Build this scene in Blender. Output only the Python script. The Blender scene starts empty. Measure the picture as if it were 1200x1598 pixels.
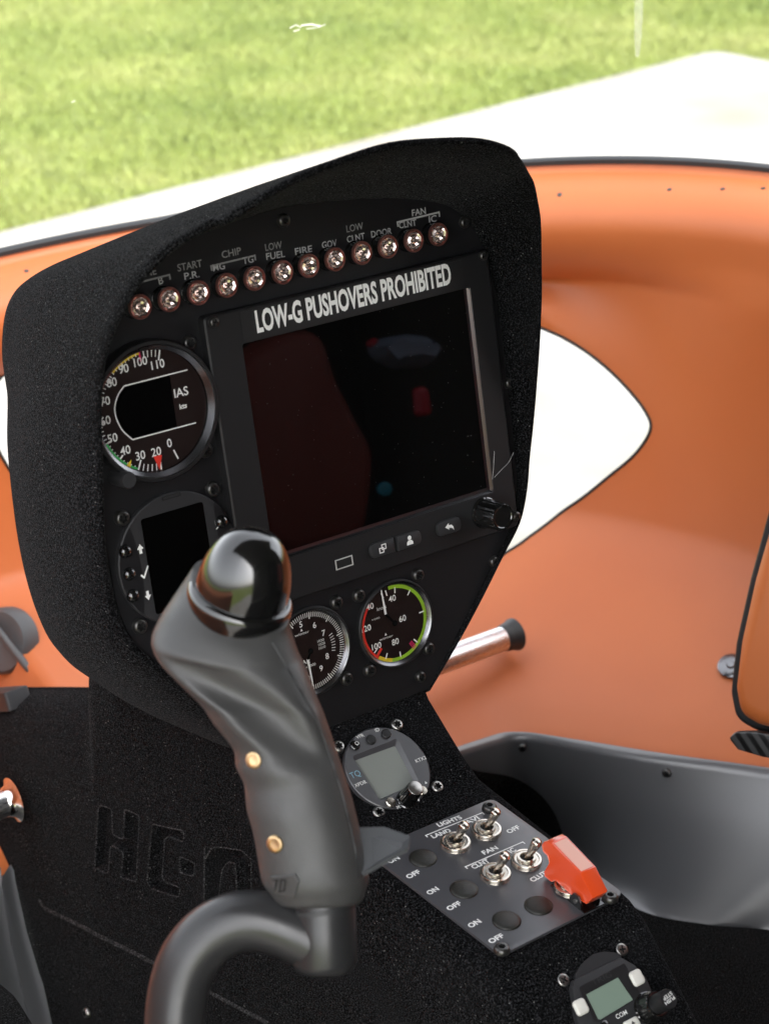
import bpy, bmesh, math, random
import numpy as np
from mathutils import Vector, Matrix
from mathutils.bvhtree import BVHTree

S = bpy.context.scene
C = S.collection
random.seed(4)
RNG = np.random.default_rng(7)
R = math.radians

# ------------------------------------------------------------------ camera
CAM = Vector((-0.7068826, -0.9891265, 1.7996092))
CR = Vector((0.8076449, -0.5896692, 0.0))            # camera right
CD = Vector((-0.2538231, -0.3476510, -0.9026140))    # camera down
CF = Vector((0.5322439, 0.7289952, -0.4304541))      # camera forward
FPX = 3200.0
cd = bpy.data.cameras.new('camera')
co = bpy.data.objects.new('camera', cd)
C.objects.link(co)
m = Matrix((CR, -CD, -CF)).transposed().to_4x4()
m.translation = CAM
co.matrix_world = m
cd.sensor_fit = 'VERTICAL'
cd.sensor_height = 36
cd.sensor_width = 27
cd.lens = 36 * FPX / 1598
cd.clip_start = 0.02
cd.clip_end = 500
cd.dof.use_dof = True
cd.dof.focus_distance = 1.35
cd.dof.aperture_fstop = 11.5
S.camera = co

# ------------------------------------------------------------------ light
SUN_EL, SUN_AZ = R(45), R(182)     # azimuth measured from +Y (ahead of the cabin) towards +X
w = bpy.data.worlds.new('World')
S.world = w
w.use_nodes = True
nt = w.node_tree
sky = nt.nodes.new('ShaderNodeTexSky')
sky.sky_type = 'NISHITA'
sky.sun_disc = False
sky.sun_elevation = SUN_EL
sky.sun_rotation = SUN_AZ
sky.air_density = 1.0
sky.dust_density = 4.0
sky.ozone_density = 1.0
hs = nt.nodes.new('ShaderNodeHueSaturation')
hs.inputs['Saturation'].default_value = 0.22
bg = nt.nodes['Background']
bg.inputs['Strength'].default_value = 0.15
nt.links.new(sky.outputs[0], hs.inputs['Color'])
nt.links.new(hs.outputs[0], bg.inputs['Color'])
sl = bpy.data.lights.new('sun', 'SUN')
sl.energy = 0.9
sl.angle = R(10)
sl.color = (1.0, 0.96, 0.9)
so = bpy.data.objects.new('sun', sl)
C.objects.link(so)
d = Vector((math.sin(SUN_AZ) * math.cos(SUN_EL), math.cos(SUN_AZ) * math.cos(SUN_EL), math.sin(SUN_EL)))
so.rotation_euler = d.to_track_quat('Z', 'Y').to_euler()
so.location = d * 30
S.view_settings.view_transform = 'Standard'
S.view_settings.look = 'None'
S.view_settings.gamma = 1
S.view_settings.exposure = 2.55
S.cycles.max_bounces = 10
S.cycles.transparent_max_bounces = 16


# ------------------------------------------------------------------ picture measurements -> points on real planes
def ray(x, y):
    return (CR * ((x - 600) / FPX) + CD * ((y - 799) / FPX) + CF).normalized()


def hit(x, y, p0, n):
    d = ray(x, y)
    return CAM + d * ((Vector(p0) - CAM).dot(n) / d.dot(n))


def proj(p):
    q = Vector(p) - CAM
    z = q.dot(CF)
    return (600 + FPX * q.dot(CR) / z, 799 + FPX * q.dot(CD) / z)


class Frame:
    """A flat face of the console: origin, x to the right, y up the face, z out of it."""
    def __init__(s, o, ey):
        s.o = Vector(o)
        s.ex = Vector((1, 0, 0))
        s.ey = Vector(ey).normalized()
        s.ez = s.ex.cross(s.ey)
        s.M = Matrix((s.ex, s.ey, s.ez)).transposed().to_4x4()
        s.M.translation = s.o

    def px(s, x, y, h=0.0):
        p = hit(x, y, s.o + s.ez * h, s.ez) - s.o
        return Vector((p.dot(s.ex), p.dot(s.ey)))

    def at(s, a, b, h=0.0):
        return s.o + s.ex * a + s.ey * b + s.ez * h


TILT = R(12.3227)
PAN = Frame((0, 0, 1.25), (0, math.sin(TILT), math.cos(TILT)))       # instrument face
P1 = PAN.at(0, -0.162)
A1, A2, A3 = R(34), R(3.5), R(42)


def slope(a):
    return Vector((0, math.cos(a), math.sin(a)))


P2 = P1 - slope(A1) * 0.064
P3 = P2 - slope(A2) * 0.160
P4 = P3 - slope(A3) * 0.16
F1 = Frame(P1, slope(A1))        # transponder face
F2 = Frame(P2, slope(A2))        # switch face
F3 = Frame(P3, slope(A3))        # radio face
U0 = -0.0345                     # centre line of the cabin


# ------------------------------------------------------------------ materials
def mat(name, col, rough=0.5, metal=0.0, spec=0.5, **kw):
    m = bpy.data.materials.new(name)
    m.use_nodes = True
    b = m.node_tree.nodes['Principled BSDF']
    b.inputs['Base Color'].default_value = (*col, 1)
    b.inputs['Roughness'].default_value = rough
    b.inputs['Metallic'].default_value = metal
    b.inputs['Specular IOR Level'].default_value = spec
    for k, v in kw.items():
        b.inputs[k.replace('_', ' ')].default_value = v
    return m


def nodes(m):
    return m.node_tree.nodes, m.node_tree.links, m.node_tree.nodes['Principled BSDF']


def noise_node(m, scale, detail=3, rough=0.5, vec=None, stretch=None):
    n, l, b = nodes(m)
    t = n.new('ShaderNodeTexNoise')
    t.inputs['Scale'].default_value = scale
    t.inputs['Detail'].default_value = detail
    t.inputs['Roughness'].default_value = rough
    tc = n.new('ShaderNodeTexCoord')
    if stretch:
        mp = n.new('ShaderNodeMapping')
        mp.inputs['Scale'].default_value = stretch
        l.new(tc.outputs['Object'], mp.inputs[0])
        l.new(mp.outputs[0], t.inputs['Vector'])
    else:
        l.new(tc.outputs['Object'], t.inputs['Vector'])
    return t


def ramp(m, src, stops):
    n, l, b = nodes(m)
    r = n.new('ShaderNodeValToRGB')
    e = r.color_ramp.elements
    while len(e) < len(stops):
        e.new(0.5)
    for el, (p, c) in zip(e, stops):
        el.position = p
        el.color = (*c, 1) if len(c) == 3 else c
    l.new(src, r.inputs[0])
    return r


def bump(m, src, strength, dist):
    n, l, b = nodes(m)
    bp = n.new('ShaderNodeBump')
    bp.inputs['Strength'].default_value = strength
    bp.inputs['Distance'].default_value = dist
    l.new(src, bp.inputs['Height'])
    l.new(bp.outputs[0], b.inputs['Normal'])
    return bp


def rough_noise(m, scale, lo, hi, stretch=None, detail=4):
    n, l, b = nodes(m)
    t = noise_node(m, scale, detail, 0.6, stretch=stretch)
    r = ramp(m, t.outputs[0], [(0.3, (lo,) * 3), (0.7, (hi,) * 3)])
    l.new(r.outputs[0], b.inputs['Roughness'])
    return t


def make_flock(name, base, speck, amount, sheen):
    m = mat(name, base, 1.0, 0, 0.0, Sheen_Weight=sheen, Sheen_Roughness=0.32)
    n, l, b = nodes(m)
    b.inputs['Sheen Tint'].default_value = (1, 1, 1, 1)
    t = noise_node(m, 900, 2, 0.7)
    big = noise_node(m, 14, 4, 0.6)
    r1 = ramp(m, t.outputs[0], [(0.30, tuple(c * 0.15 for c in base)), (0.52, tuple(c * 0.9 for c in base)), (0.70, tuple(c * 7 for c in base))])
    v = n.new('ShaderNodeTexVoronoi')
    v.inputs['Scale'].default_value = 330
    v.inputs['Randomness'].default_value = 1
    tc = n.new('ShaderNodeTexCoord')
    l.new(tc.outputs['Object'], v.inputs['Vector'])
    # lint: only a few cells, small bright centre
    sep = n.new('ShaderNodeSeparateColor')
    l.new(v.outputs['Color'], sep.inputs[0])
    pick = n.new('ShaderNodeMath'); pick.operation = 'GREATER_THAN'; pick.inputs[1].default_value = 1 - amount
    l.new(sep.outputs[0], pick.inputs[0])
    near = n.new('ShaderNodeMath'); near.operation = 'LESS_THAN'; near.inputs[1].default_value = 0.15
    l.new(v.outputs['Distance'], near.inputs[0])
    mul = n.new('ShaderNodeMath'); mul.operation = 'MULTIPLY'
    l.new(pick.outputs[0], mul.inputs[0]); l.new(near.outputs[0], mul.inputs[1])
    mx = n.new('ShaderNodeMix'); mx.data_type = 'RGBA'
    l.new(mul.outputs[0], mx.inputs['Factor'])
    l.new(r1.outputs[0], mx.inputs['A'])
    mx.inputs['B'].default_value = (*speck, 1)
    # worn, brushed patches of pile
    mx2 = n.new('ShaderNodeMix'); mx2.data_type = 'RGBA'
    rr = ramp(m, big.outputs[0], [(0.45, (0, 0, 0)), (0.8, (0.55,) * 3)])
    l.new(rr.outputs[0], mx2.inputs['Factor'])
    l.new(mx.outputs['Result'], mx2.inputs['A'])
    mx2.inputs['B'].default_value = (*[c * 2.2 for c in base], 1)
    l.new(mx2.outputs['Result'], b.inputs['Base Color'])
    rs_ = ramp(m, t.outputs[0], [(0.3, (sheen * 0.2,) * 3), (0.75, (sheen * 2.2,) * 3)])
    l.new(rs_.outputs[0], b.inputs['Sheen Weight'])
    bump(m, t.outputs[0], 0.8, 0.0008)
    return m


M = {}
M['flock'] = make_flock('black_flock', (0.0062, 0.0062, 0.0066), (0.15, 0.15, 0.145), 0.10, 0.036)
M['flocklit'] = make_flock('highlit_black_flock', (0.020, 0.020, 0.0205), (0.15, 0.15, 0.145), 0.10, 0.08)  # paler copy of the flock: edge highlights put into the colour
M['carpet'] = make_flock('black_carpet', (0.008, 0.008, 0.008), (0.10, 0.10, 0.095), 0.06, 0.03)
M['plate'] = mat('black_anodised_plate', (0.0085, 0.0085, 0.0098), 0.4, 0, 0.38)
t = rough_noise(M['plate'], 60, 0.36, 0.55, (1, 30, 1))
bump(M['plate'], t.outputs[0], 0.12, 0.0002)
M['bezel'] = mat('matte_black_bezel', (0.012, 0.012, 0.013), 0.45, 0, 0.38)
t = rough_noise(M['bezel'], 1500, 0.4, 0.55)
bump(M['bezel'], t.outputs[0], 0.15, 0.0002)
M['bezel_grey'] = mat('dark_grey_moulding', (0.025, 0.025, 0.027), 0.5, 0, 0.4)
bump(M['bezel_grey'], noise_node(M['bezel_grey'], 1800, 2).outputs[0], 0.2, 0.0002)
M['placard'] = mat('black_label_tape', (0.014, 0.014, 0.015), 0.5, 0, 0.4)
M['gloss'] = mat('gloss_black_plastic', (0.006, 0.006, 0.006), 0.14, 0, 0.6, Coat_Weight=0.8, Coat_Roughness=0.08)
rough_noise(M['gloss'], 40, 0.09, 0.2)
M['screen'] = mat('dark_glass_screen', (0.003, 0.003, 0.003), 0.03, 0, 0.5)
n, l, b = nodes(M['screen'])
v = n.new('ShaderNodeTexVoronoi'); v.inputs['Scale'].default_value = 330
tc = n.new('ShaderNodeTexCoord'); l.new(tc.outputs['Object'], v.inputs['Vector'])
sp = n.new('ShaderNodeSeparateColor'); l.new(v.outputs['Color'], sp.inputs[0])
pk = n.new('ShaderNodeMath'); pk.operation = 'GREATER_THAN'; pk.inputs[1].default_value = 0.78; l.new(sp.outputs[1], pk.inputs[0])
nr = n.new('ShaderNodeMath'); nr.operation = 'LESS_THAN'; nr.inputs[1].default_value = 0.085; l.new(v.outputs['Distance'], nr.inputs[0])
ml = n.new('ShaderNodeMath'); ml.operation = 'MULTIPLY'; l.new(pk.outputs[0], ml.inputs[0]); l.new(nr.outputs[0], ml.inputs[1])
mx = n.new('ShaderNodeMix'); mx.data_type = 'RGBA'; l.new(ml.outputs[0], mx.inputs['Factor'])
mx.inputs['A'].default_value = (0.002, 0.002, 0.002, 1); mx.inputs['B'].default_value = (0.11, 0.11, 0.105, 1)
l.new(mx.outputs['Result'], b.inputs['Base Color'])
M['lcd_black'] = mat('black_lcd', (0.0015, 0.0015, 0.0015), 0.12, 0, 0.4)
M['lcd_grey'] = mat('grey_green_lcd', (0.21, 0.225, 0.205), 0.28, 0, 0.5)
M['lcd_green'] = mat('green_lcd', (0.20, 0.27, 0.215), 0.28, 0, 0.5)
M['dial'] = mat('matte_black_dial', (0.013, 0.0062, 0.0055), 0.5, 0, 0.3)
M['white'] = mat('white_print', (0.82, 0.82, 0.80), 0.6, 0, 0.3)
M['grey_print'] = mat('grey_engraved_print', (0.22, 0.22, 0.22), 0.6, 0, 0.3)
M['grey_print2'] = mat('light_grey_engraved_print', (0.40, 0.40, 0.40), 0.6, 0, 0.3)
M['faint'] = mat('faint_print', (0.035, 0.035, 0.036), 0.5, 0, 0.3)
M['red'] = mat('red_print', (0.75, 0.035, 0.02), 0.5)
M['magenta'] = mat('magenta_print', (0.6, 0.02, 0.12), 0.5)
M['yellow'] = mat('yellow_print', (0.75, 0.55, 0.03), 0.5)
M['green'] = mat('green_print', (0.05, 0.42, 0.10), 0.5)
M['lime'] = mat('lime_print', (0.30, 0.52, 0.03), 0.5)
M['blue'] = mat('pale_blue_print', (0.25, 0.50, 0.62), 0.5)
M['chrome'] = mat('polished_chrome', (0.78, 0.75, 0.72), 0.10, 1)
M['nickel'] = mat('satin_nickel', (0.62, 0.57, 0.50), 0.24, 1)
rough_noise(M['nickel'], 200, 0.2, 0.28)
M['steel'] = mat('dull_steel_screw', (0.38, 0.37, 0.35), 0.33, 1)
M['blackscrew'] = mat('black_oxide_screw', (0.085, 0.083, 0.08), 0.30, 0.8)
M['recess'] = mat('dark_recess', (0.003, 0.003, 0.003), 0.8)
M['alu'] = mat('brushed_aluminium', (0.74, 0.74, 0.75), 0.28, 1)
rough_noise(M['alu'], 90, 0.2, 0.4, (1, 12, 12))
M['bevel'] = mat('machined_dark_bevel', (0.20, 0.20, 0.21), 0.27, 1)
M['edge'] = mat('bare_metal_edge', (0.55, 0.55, 0.55), 0.35, 1)
M['brass'] = mat('brass_screw', (0.62, 0.44, 0.24), 0.30, 1)
M['copper'] = mat('copper_tinted_ring', (0.50, 0.22, 0.19), 0.34, 0.9)
M['switchplate'] = mat('grey_black_switch_plate', (0.055, 0.055, 0.061), 0.36, 0, 0.9)
t = rough_noise(M['switchplate'], 30, 0.32, 0.40)
M['plug'] = mat('black_leathergrain_plug', (0.012, 0.012, 0.009), 0.42)
bump(M['plug'], noise_node(M['plug'], 1600, 3).outputs[0], 0.5, 0.0006)
M['redguard'] = mat('red_guard_plastic', (0.78, 0.075, 0.014), 0.30, 0, 0.6, Coat_Weight=1.0, Coat_Roughness=0.15)
M['rubber'] = mat('black_rubber', (0.02, 0.021, 0.022), 0.5)
M['grip'] = mat('grip_rubber', (0.045, 0.0445, 0.044), 0.34, 0, 0.5)
t = rough_noise(M['grip'], 70, 0.36, 0.52)
bump(M['grip'], noise_node(M['grip'], 900, 4, 0.7).outputs[0], 0.35, 0.0005)
M['armtube'] = mat('satin_black_tube', (0.022, 0.022, 0.023), 0.33, 0, 0.55)
rough_noise(M['armtube'], 35, 0.28, 0.42)
M['greyplastic'] = mat('grey_plastic', (0.075, 0.078, 0.082), 0.5)
M['kick'] = mat('dark_composite', (0.105, 0.108, 0.115), 0.32, 0, 1.0, Coat_Weight=0.7, Coat_Roughness=0.3)
t = rough_noise(M['kick'], 9, 0.32, 0.37)
tb = noise_node(M['kick'], 7, 2)
bump(M['kick'], tb.outputs[0], 0.02, 0.01)
M['orange'] = mat('orange_leather_trim', (0.48, 0.128, 0.031), 0.48, 0, 0.65)
n, l, b = nodes(M['orange'])
t = noise_node(M['orange'], 5, 3)
r_ = ramp(M['orange'], t.outputs[0], [(0.3, (0.51, 0.128, 0.030)), (0.7, (0.57, 0.156, 0.040))])
l.new(r_.outputs[0], b.inputs['Base Color'])
bump(M['orange'], noise_node(M['orange'], 900, 3).outputs[0], 0.08, 0.0006)
M['tin'] = mat('bright_tin', (0.60, 0.60, 0.58), 0.35, 0.3)
M['rooftrim'] = mat('dark_roof_trim', (0.05, 0.045, 0.042), 0.8)
M['carbon'] = mat('carbon_weave', (0.02, 0.02, 0.021), 0.3, 0, 0.5, Coat_Weight=0.5)
n, l, b = nodes(M['carbon'])
wv = n.new('ShaderNodeTexWave'); wv.inputs['Scale'].default_value = 55; wv.bands_direction = 'DIAGONAL'
tc = n.new('ShaderNodeTexCoord'); l.new(tc.outputs['Object'], wv.inputs['Vector'])
r_ = ramp(M['carbon'], wv.outputs[0], [(0.3, (0.008,) * 3), (0.7, (0.06,) * 3)])
l.new(r_.outputs[0], b.inputs['Base Color'])
M['paint'] = mat('white_hull_paint', (0.80, 0.80, 0.78), 0.3)
M['pad'] = mat('pale_concrete', (0.48, 0.47, 0.45), 0.8, 0, 0.2)
n, l, b = nodes(M['pad'])
t = noise_node(M['pad'], 1.5, 5)
r_ = ramp(M['pad'], t.outputs[0], [(0.30, (0.165, 0.152, 0.126)), (0.62, (0.222, 0.218, 0.206))])
l.new(r_.outputs[0], b.inputs['Base Color'])
M['fibre'] = mat('white_lint', (0.5, 0.5, 0.5), 0.8)
M['teal'] = mat('teal_knob', (0.01, 0.28, 0.42), 0.4)
M['harness'] = mat('dark_red_buckle', (0.45, 0.01, 0.03), 0.4)


def thin_glass(name, tint, fres_boost=1.0, rough=0.0, haze=0.0):
    m = bpy.data.materials.new(name)
    m.use_nodes = True
    n, l = m.node_tree.nodes, m.node_tree.links
    n.remove(n['Principled BSDF'])
    out = n['Material Output']
    tr = n.new('ShaderNodeBsdfTransparent'); tr.inputs[0].default_value = (*tint, 1)
    gl = n.new('ShaderNodeBsdfGlossy'); gl.inputs['Roughness'].default_value = rough
    fr = n.new('ShaderNodeFresnel'); fr.inputs['IOR'].default_value = 1.45
    mu = n.new('ShaderNodeMath'); mu.operation = 'MULTIPLY'; mu.inputs[1].default_value = fres_boost
    l.new(fr.outputs[0], mu.inputs[0])
    mx = n.new('ShaderNodeMixShader')
    l.new(mu.outputs[0], mx.inputs[0]); l.new(tr.outputs[0], mx.inputs[1]); l.new(gl.outputs[0], mx.inputs[2])
    if haze:
        df = n.new('ShaderNodeBsdfDiffuse'); df.inputs[0].default_value = (0.9, 0.9, 0.9, 1)
        m2 = n.new('ShaderNodeMixShader'); m2.inputs[0].default_value = haze
        l.new(mx.outputs[0], m2.inputs[1]); l.new(df.outputs[0], m2.inputs[2])
        l.new(m2.outputs[0], out.inputs[0])
    else:
        l.new(mx.outputs[0], out.inputs[0])
    return m


M['cover'] = thin_glass('instrument_cover_glass', (0.97, 0.97, 0.97), 1.0, 0.01)
M['canopy'] = thin_glass('windscreen_acrylic', (0.99, 0.99, 0.98), 0.12, 0.0, 0.04)
M['lens'] = mat('clear_faceted_lens', (0.74, 0.62, 0.58), 0.22, 0.9)
n, l, b = nodes(M['lens'])
t = noise_node(M['lens'], 210, 0)
bump(M['lens'], t.outputs[0], 0.12, 0.002)


# ------------------------------------------------------------------ mesh helpers
class MB:
    def __init__(s):
        s.v, s.f = [], []

    def add(s, verts, faces, T=None):
        o = len(s.v)
        s.v += [tuple(T @ Vector(p)) if T is not None else tuple(p) for p in verts]
        s.f += [tuple(i + o for i in f) for f in faces]
        return s

    def loops(s, loops, closed=True, cap0=False, cap1=False, T=None):
        """skin a list of loops (each a list of 3d points of the same length)"""
        n = len(loops[0])
        v = [p for L in loops for p in L]
        f = []
        for i in range(len(loops) - 1):
            for j in range(n if closed else n - 1):
                k = (j + 1) % n
                f.append((i * n + j, i * n + k, (i + 1) * n + k, (i + 1) * n + j))
        if cap0:
            f.append(tuple(reversed(range(n))))
        if cap1:
            f.append(tuple(range((len(loops) - 1) * n, len(loops) * n)))
        return s.add(v, f, T)

    def lathe(s, prof, seg=32, c=(0, 0, 0), cap0=False, cap1=True, T=None):
        L = []
        for r, z in prof:
            L.append([(c[0] + r * math.cos(2 * math.pi * k / seg), c[1] + r * math.sin(2 * math.pi * k / seg), c[2] + z) for k in range(seg)])
        return s.loops(L, True, cap0, cap1, T)

    def prism(s, out, z0, z1, bev=0.0, T=None, bottom=True):
        """outline (ccw list of 2d), straight walls and a bevelled top"""
        L = [[(x, y, z0) for x, y in out]]
        if bev > 0:
            L.append([(x, y, z1 - bev) for x, y in out])
            i1 = inset(out, bev * 0.3); i2 = inset(out, bev)
            L.append([(x, y, z1 - bev * 0.3) for x, y in i1])
            L.append([(x, y, z1) for x, y in i2])
        else:
            L.append([(x, y, z1) for x, y in out])
        return s.loops(L, True, bottom, True, T)

    def frame(s, outer, inner, z0, z1, T=None, bev=0.0):
        """flat ring between two outlines with the same number of points"""
        L = [[(x, y, z0) for x, y in outer], [(x, y, z1 - bev) for x, y in outer],
             [(x, y, z1) for x, y in inset(outer, bev)] if bev else [(x, y, z1) for x, y in outer],
             [(x, y, z1) for x, y in inner], [(x, y, z0) for x, y in inner]]
        return s.loops(L, True, False, False, T)

    def tube(s, path, r, seg=16, cap=True, T=None):
        path = [Vector(p) for p in path]
        rs = r if isinstance(r, (list, tuple)) else [r] * len(path)
        L = []
        up = None
        for i, p in enumerate(path):
            t = (path[min(i + 1, len(path) - 1)] - path[max(i - 1, 0)]).normalized()
            if up is None:
                up = t.orthogonal().normalized()
            up = (up - t * up.dot(t)).normalized()
            si = t.cross(up)
            L.append([tuple(p + (up * math.cos(2 * math.pi * k / seg) + si * math.sin(2 * math.pi * k / seg)) * rs[i]) for k in range(seg)])
        return s.loops(L, True, cap, cap, T)

    def arc(s, c, r0, r1, a0, a1, z, seg=24):
        L = [[], []]
        for k in range(seg + 1):
            a = a0 + (a1 - a0) * k / seg
            for q, r in ((0, r0), (1, r1)):
                L[q].append((c[0] + r * math.cos(a), c[1] + r * math.sin(a), z))
        return s.loops(L, False)

    def strip(s, a, b, wd, z):
        a, b = Vector(a[:2]), Vector(b[:2])
        t = (b - a).normalized()
        n = Vector((-t.y, t.x)) * wd / 2
        return s.add([(*(a - n), z), (*(b - n), z), (*(b + n), z), (*(a + n), z)], [(0, 1, 2, 3)])

    def poly(s, pts, z):
        return s.add([(p[0], p[1], z) for p in pts], [tuple(range(len(pts)))])

    def build(s, name, m, parent=None, smooth=35, mw=None, local=None):
        me = bpy.data.meshes.new(name)
        me.from_pydata(s.v, [], s.f)
        bm = bmesh.new(); bm.from_mesh(me)
        bmesh.ops.recalc_face_normals(bm, faces=bm.faces)
        bm.to_mesh(me); bm.free()
        me.materials.append(m)
        if smooth:
            me.shade_smooth()
            me.set_sharp_from_angle(angle=R(smooth))
        o = bpy.data.objects.new(name, me)
        C.objects.link(o)
        if parent is not None:
            o.parent = parent
        if mw is not None:
            o.matrix_world = mw
        if local is not None:
            o.matrix_local = local
        return o


def inset(out, d):
    n = len(out)
    r = []
    for i in range(n):
        p0, p1, p2 = Vector(out[i - 1][:2]), Vector(out[i][:2]), Vector(out[(i + 1) % n][:2])
        e0, e1 = (p1 - p0), (p2 - p1)
        n0 = Vector((-e0.y, e0.x)); n1 = Vector((-e1.y, e1.x))
        if n0.length < 1e-9 or n1.length < 1e-9:
            nn = (n0 + n1).normalized(); k = 1
        else:
            n0.normalize(); n1.normalize()
            nn = (n0 + n1).normalized(); k = 1 / max(0.4, nn.dot(n1))
        q = p1 + nn * d * k
        r.append((q.x, q.y))
    return r


def rounded(pts, r, seg=5):
    """round the corners of a ccw polygon"""
    out = []
    n = len(pts)
    rr = r if isinstance(r, (list, tuple)) else [r] * n
    for i in range(n):
        p0, p1, p2 = Vector(pts[i - 1][:2]), Vector(pts[i][:2]), Vector(pts[(i + 1) % n][:2])
        a, b = (p0 - p1).normalized(), (p2 - p1).normalized()
        ang = math.acos(max(-1, min(1, a.dot(b))))
        d = min(rr[i] / math.tan(ang / 2), 0.45 * (p0 - p1).length, 0.45 * (p2 - p1).length)
        s, e = p1 + a * d, p1 + b * d
        for k in range(seg + 1):
            t = k / seg
            q = s * (1 - t) ** 2 + p1 * 2 * t * (1 - t) + e * t ** 2
            out.append((q.x, q.y))
    return out


def rect(x0, y0, x1, y1, r=0.0, seg=5):
    p = [(x0, y0), (x1, y0), (x1, y1), (x0, y1)]
    return rounded(p, r, seg) if r else p


def circ(c, r, n=48, a0=0.0):
    return [(c[0] + r * math.cos(a0 + 2 * math.pi * k / n), c[1] + r * math.sin(a0 + 2 * math.pi * k / n)) for k in range(n)]


_tc = {}


def text_mesh(s, bold):
    if (s, bold) in _tc:
        return _tc[(s, bold)]
    cu = bpy.data.curves.new('t', 'FONT')
    cu.body = s
    cu.size = 1
    cu.offset = bold
    cu.resolution_u = 3
    o = bpy.data.objects.new('t', cu)
    C.objects.link(o)
    bpy.context.view_layer.update()
    me = bpy.data.meshes.new_from_object(o.evaluated_get(bpy.context.evaluated_depsgraph_get()))
    v = [tuple(x.co) for x in me.vertices]
    f = [tuple(p.vertices) for p in me.polygons]
    bpy.data.objects.remove(o); bpy.data.curves.remove(cu); bpy.data.meshes.remove(me)
    _tc[(s, bold)] = (v, f)
    return v, f


CAPH = (lambda v: max(p[1] for p in v))(text_mesh('H', 0.0)[0])


def put_text(mb, s, c, cap, z, width=None, ang=0.0, bold=0.012, anchor='c', kx=1.0):
    """flat lettering in the local plane: cap height in metres, centred (or left) on c"""
    v, f = text_mesh(s, bold)
    x0, x1 = min(p[0] for p in v), max(p[0] for p in v)
    sy = cap / CAPH
    sx = (width / (x1 - x0)) if width else sy * kx
    ca, sa = math.cos(ang), math.sin(ang)
    out = []
    for p in v:
        x = (p[0] - (x0 + x1) / 2) * sx if anchor == 'c' else (p[0] - x0) * sx
        y = (p[1] - CAPH / 2) * sy if anchor == 'c' else p[1] * sy
        out.append((c[0] + x * ca - y * sa, c[1] + x * sa + y * ca, z))
    mb.add(out, f)


def text_px(mb, fr, org, s, p0, p1, cap, z, bold=0.012, lift=0.0):
    """lettering whose baseline runs between two measured picture points"""
    a = fr.px(*p0, z) - org
    b = fr.px(*p1, z) - org
    t = b - a
    c = (a + b) / 2
    ang = math.atan2(t.y, t.x)
    n = Vector((-math.sin(ang), math.cos(ang)))
    put_text(mb, s, c + n * (cap / 2 + lift), cap, z, width=t.length, ang=ang, bold=bold)


def tag(o, label=None, cat=None, group=None, kind=None):
    if label: o['label'] = label
    if cat: o['category'] = cat
    if group: o['group'] = group
    if kind: o['kind'] = kind
    return o


def thing(name, label, cat, mw=None, group=None):
    o = bpy.data.objects.new(name, None)
    o.empty_display_size = 0.02
    C.objects.link(o)
    if mw is not None:
        o.matrix_world = mw
    return tag(o, label, cat, group)


def on(fr, a, b, h=0.0, rot=0.0):
    return Matrix.Translation(fr.at(a, b, h)) @ fr.M.to_3x3().to_4x4() @ Matrix.Rotation(rot, 4, 'Z')


def local(a, b, h=0.0, rot=0.0):
    return Matrix.Translation((a, b, h)) @ Matrix.Rotation(rot, 4, 'Z')


def catmull(P, n=8, closed=False):
    P = [Vector(p) for p in P]
    out = []
    N = len(P)
    rng = range(N if closed else N - 1)
    for i in rng:
        g = (lambda k: P[k % N]) if closed else (lambda k: P[max(0, min(N - 1, k))])
        p0, p1, p2, p3 = g(i - 1), g(i), g(i + 1), g(i + 2)
        for k in range(n):
            t = k / n
            out.append(0.5 * ((2 * p1) + (p2 - p0) * t + (2 * p0 - 5 * p1 + 4 * p2 - p3) * t * t + (3 * p1 - p0 - 3 * p2 + p3) * t ** 3))
    if not closed:
        out.append(P[-1])
    return out


_screw = {}


def screw_meshes(r, kind, m):
    key = (r, kind, m.name)
    if key in _screw:
        return _screw[key]
    seg = 24
    mb = MB()
    h = r * (0.25 if kind == 'flush' else 0.75)
    ri = r * (0.60 if kind != 'hex' else 0.45)

    def star(k, z, s=1.0):
        a = 2 * math.pi * k / seg
        if kind in ('cross', 'flush'):
            q = abs(((k + 1.5) % 6) - 3)          # 4 arms
            rr = ri * (0.95 if q >= 2.4 else (0.62 if q >= 1.4 else 0.38))
            rr = ri * (0.95, 0.9, 0.42, 0.34, 0.42, 0.9)[k % 6]
        elif kind == 'hex':
            rr = ri * math.cos(math.pi / 6) / math.cos((a % (math.pi / 3)) - math.pi / 6)
        else:
            rr = ri * (1.0, 0.88, 0.6, 0.88)[k % 4]
        return (rr * s * math.cos(a), rr * s * math.sin(a), z)

    def ringp(rr, z):
        return [(rr * math.cos(2 * math.pi * k / seg), rr * math.sin(2 * math.pi * k / seg), z) for k in range(seg)]
    L = [ringp(r, 0), ringp(r, h * 0.25), ringp(r * 0.95, h * 0.6), ringp(r * 0.82, h * 0.88), ringp(r * 0.66, h),
         [star(k, h) for k in range(seg)]]
    mb.loops(L)
    rc = MB().loops([[star(k, h) for k in range(seg)], [star(k, h * 0.3, 0.85) for k in range(seg)]], True, False, True)
    _screw[key] = (mb, rc)
    return _screw[key]


_sobj = {}


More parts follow.
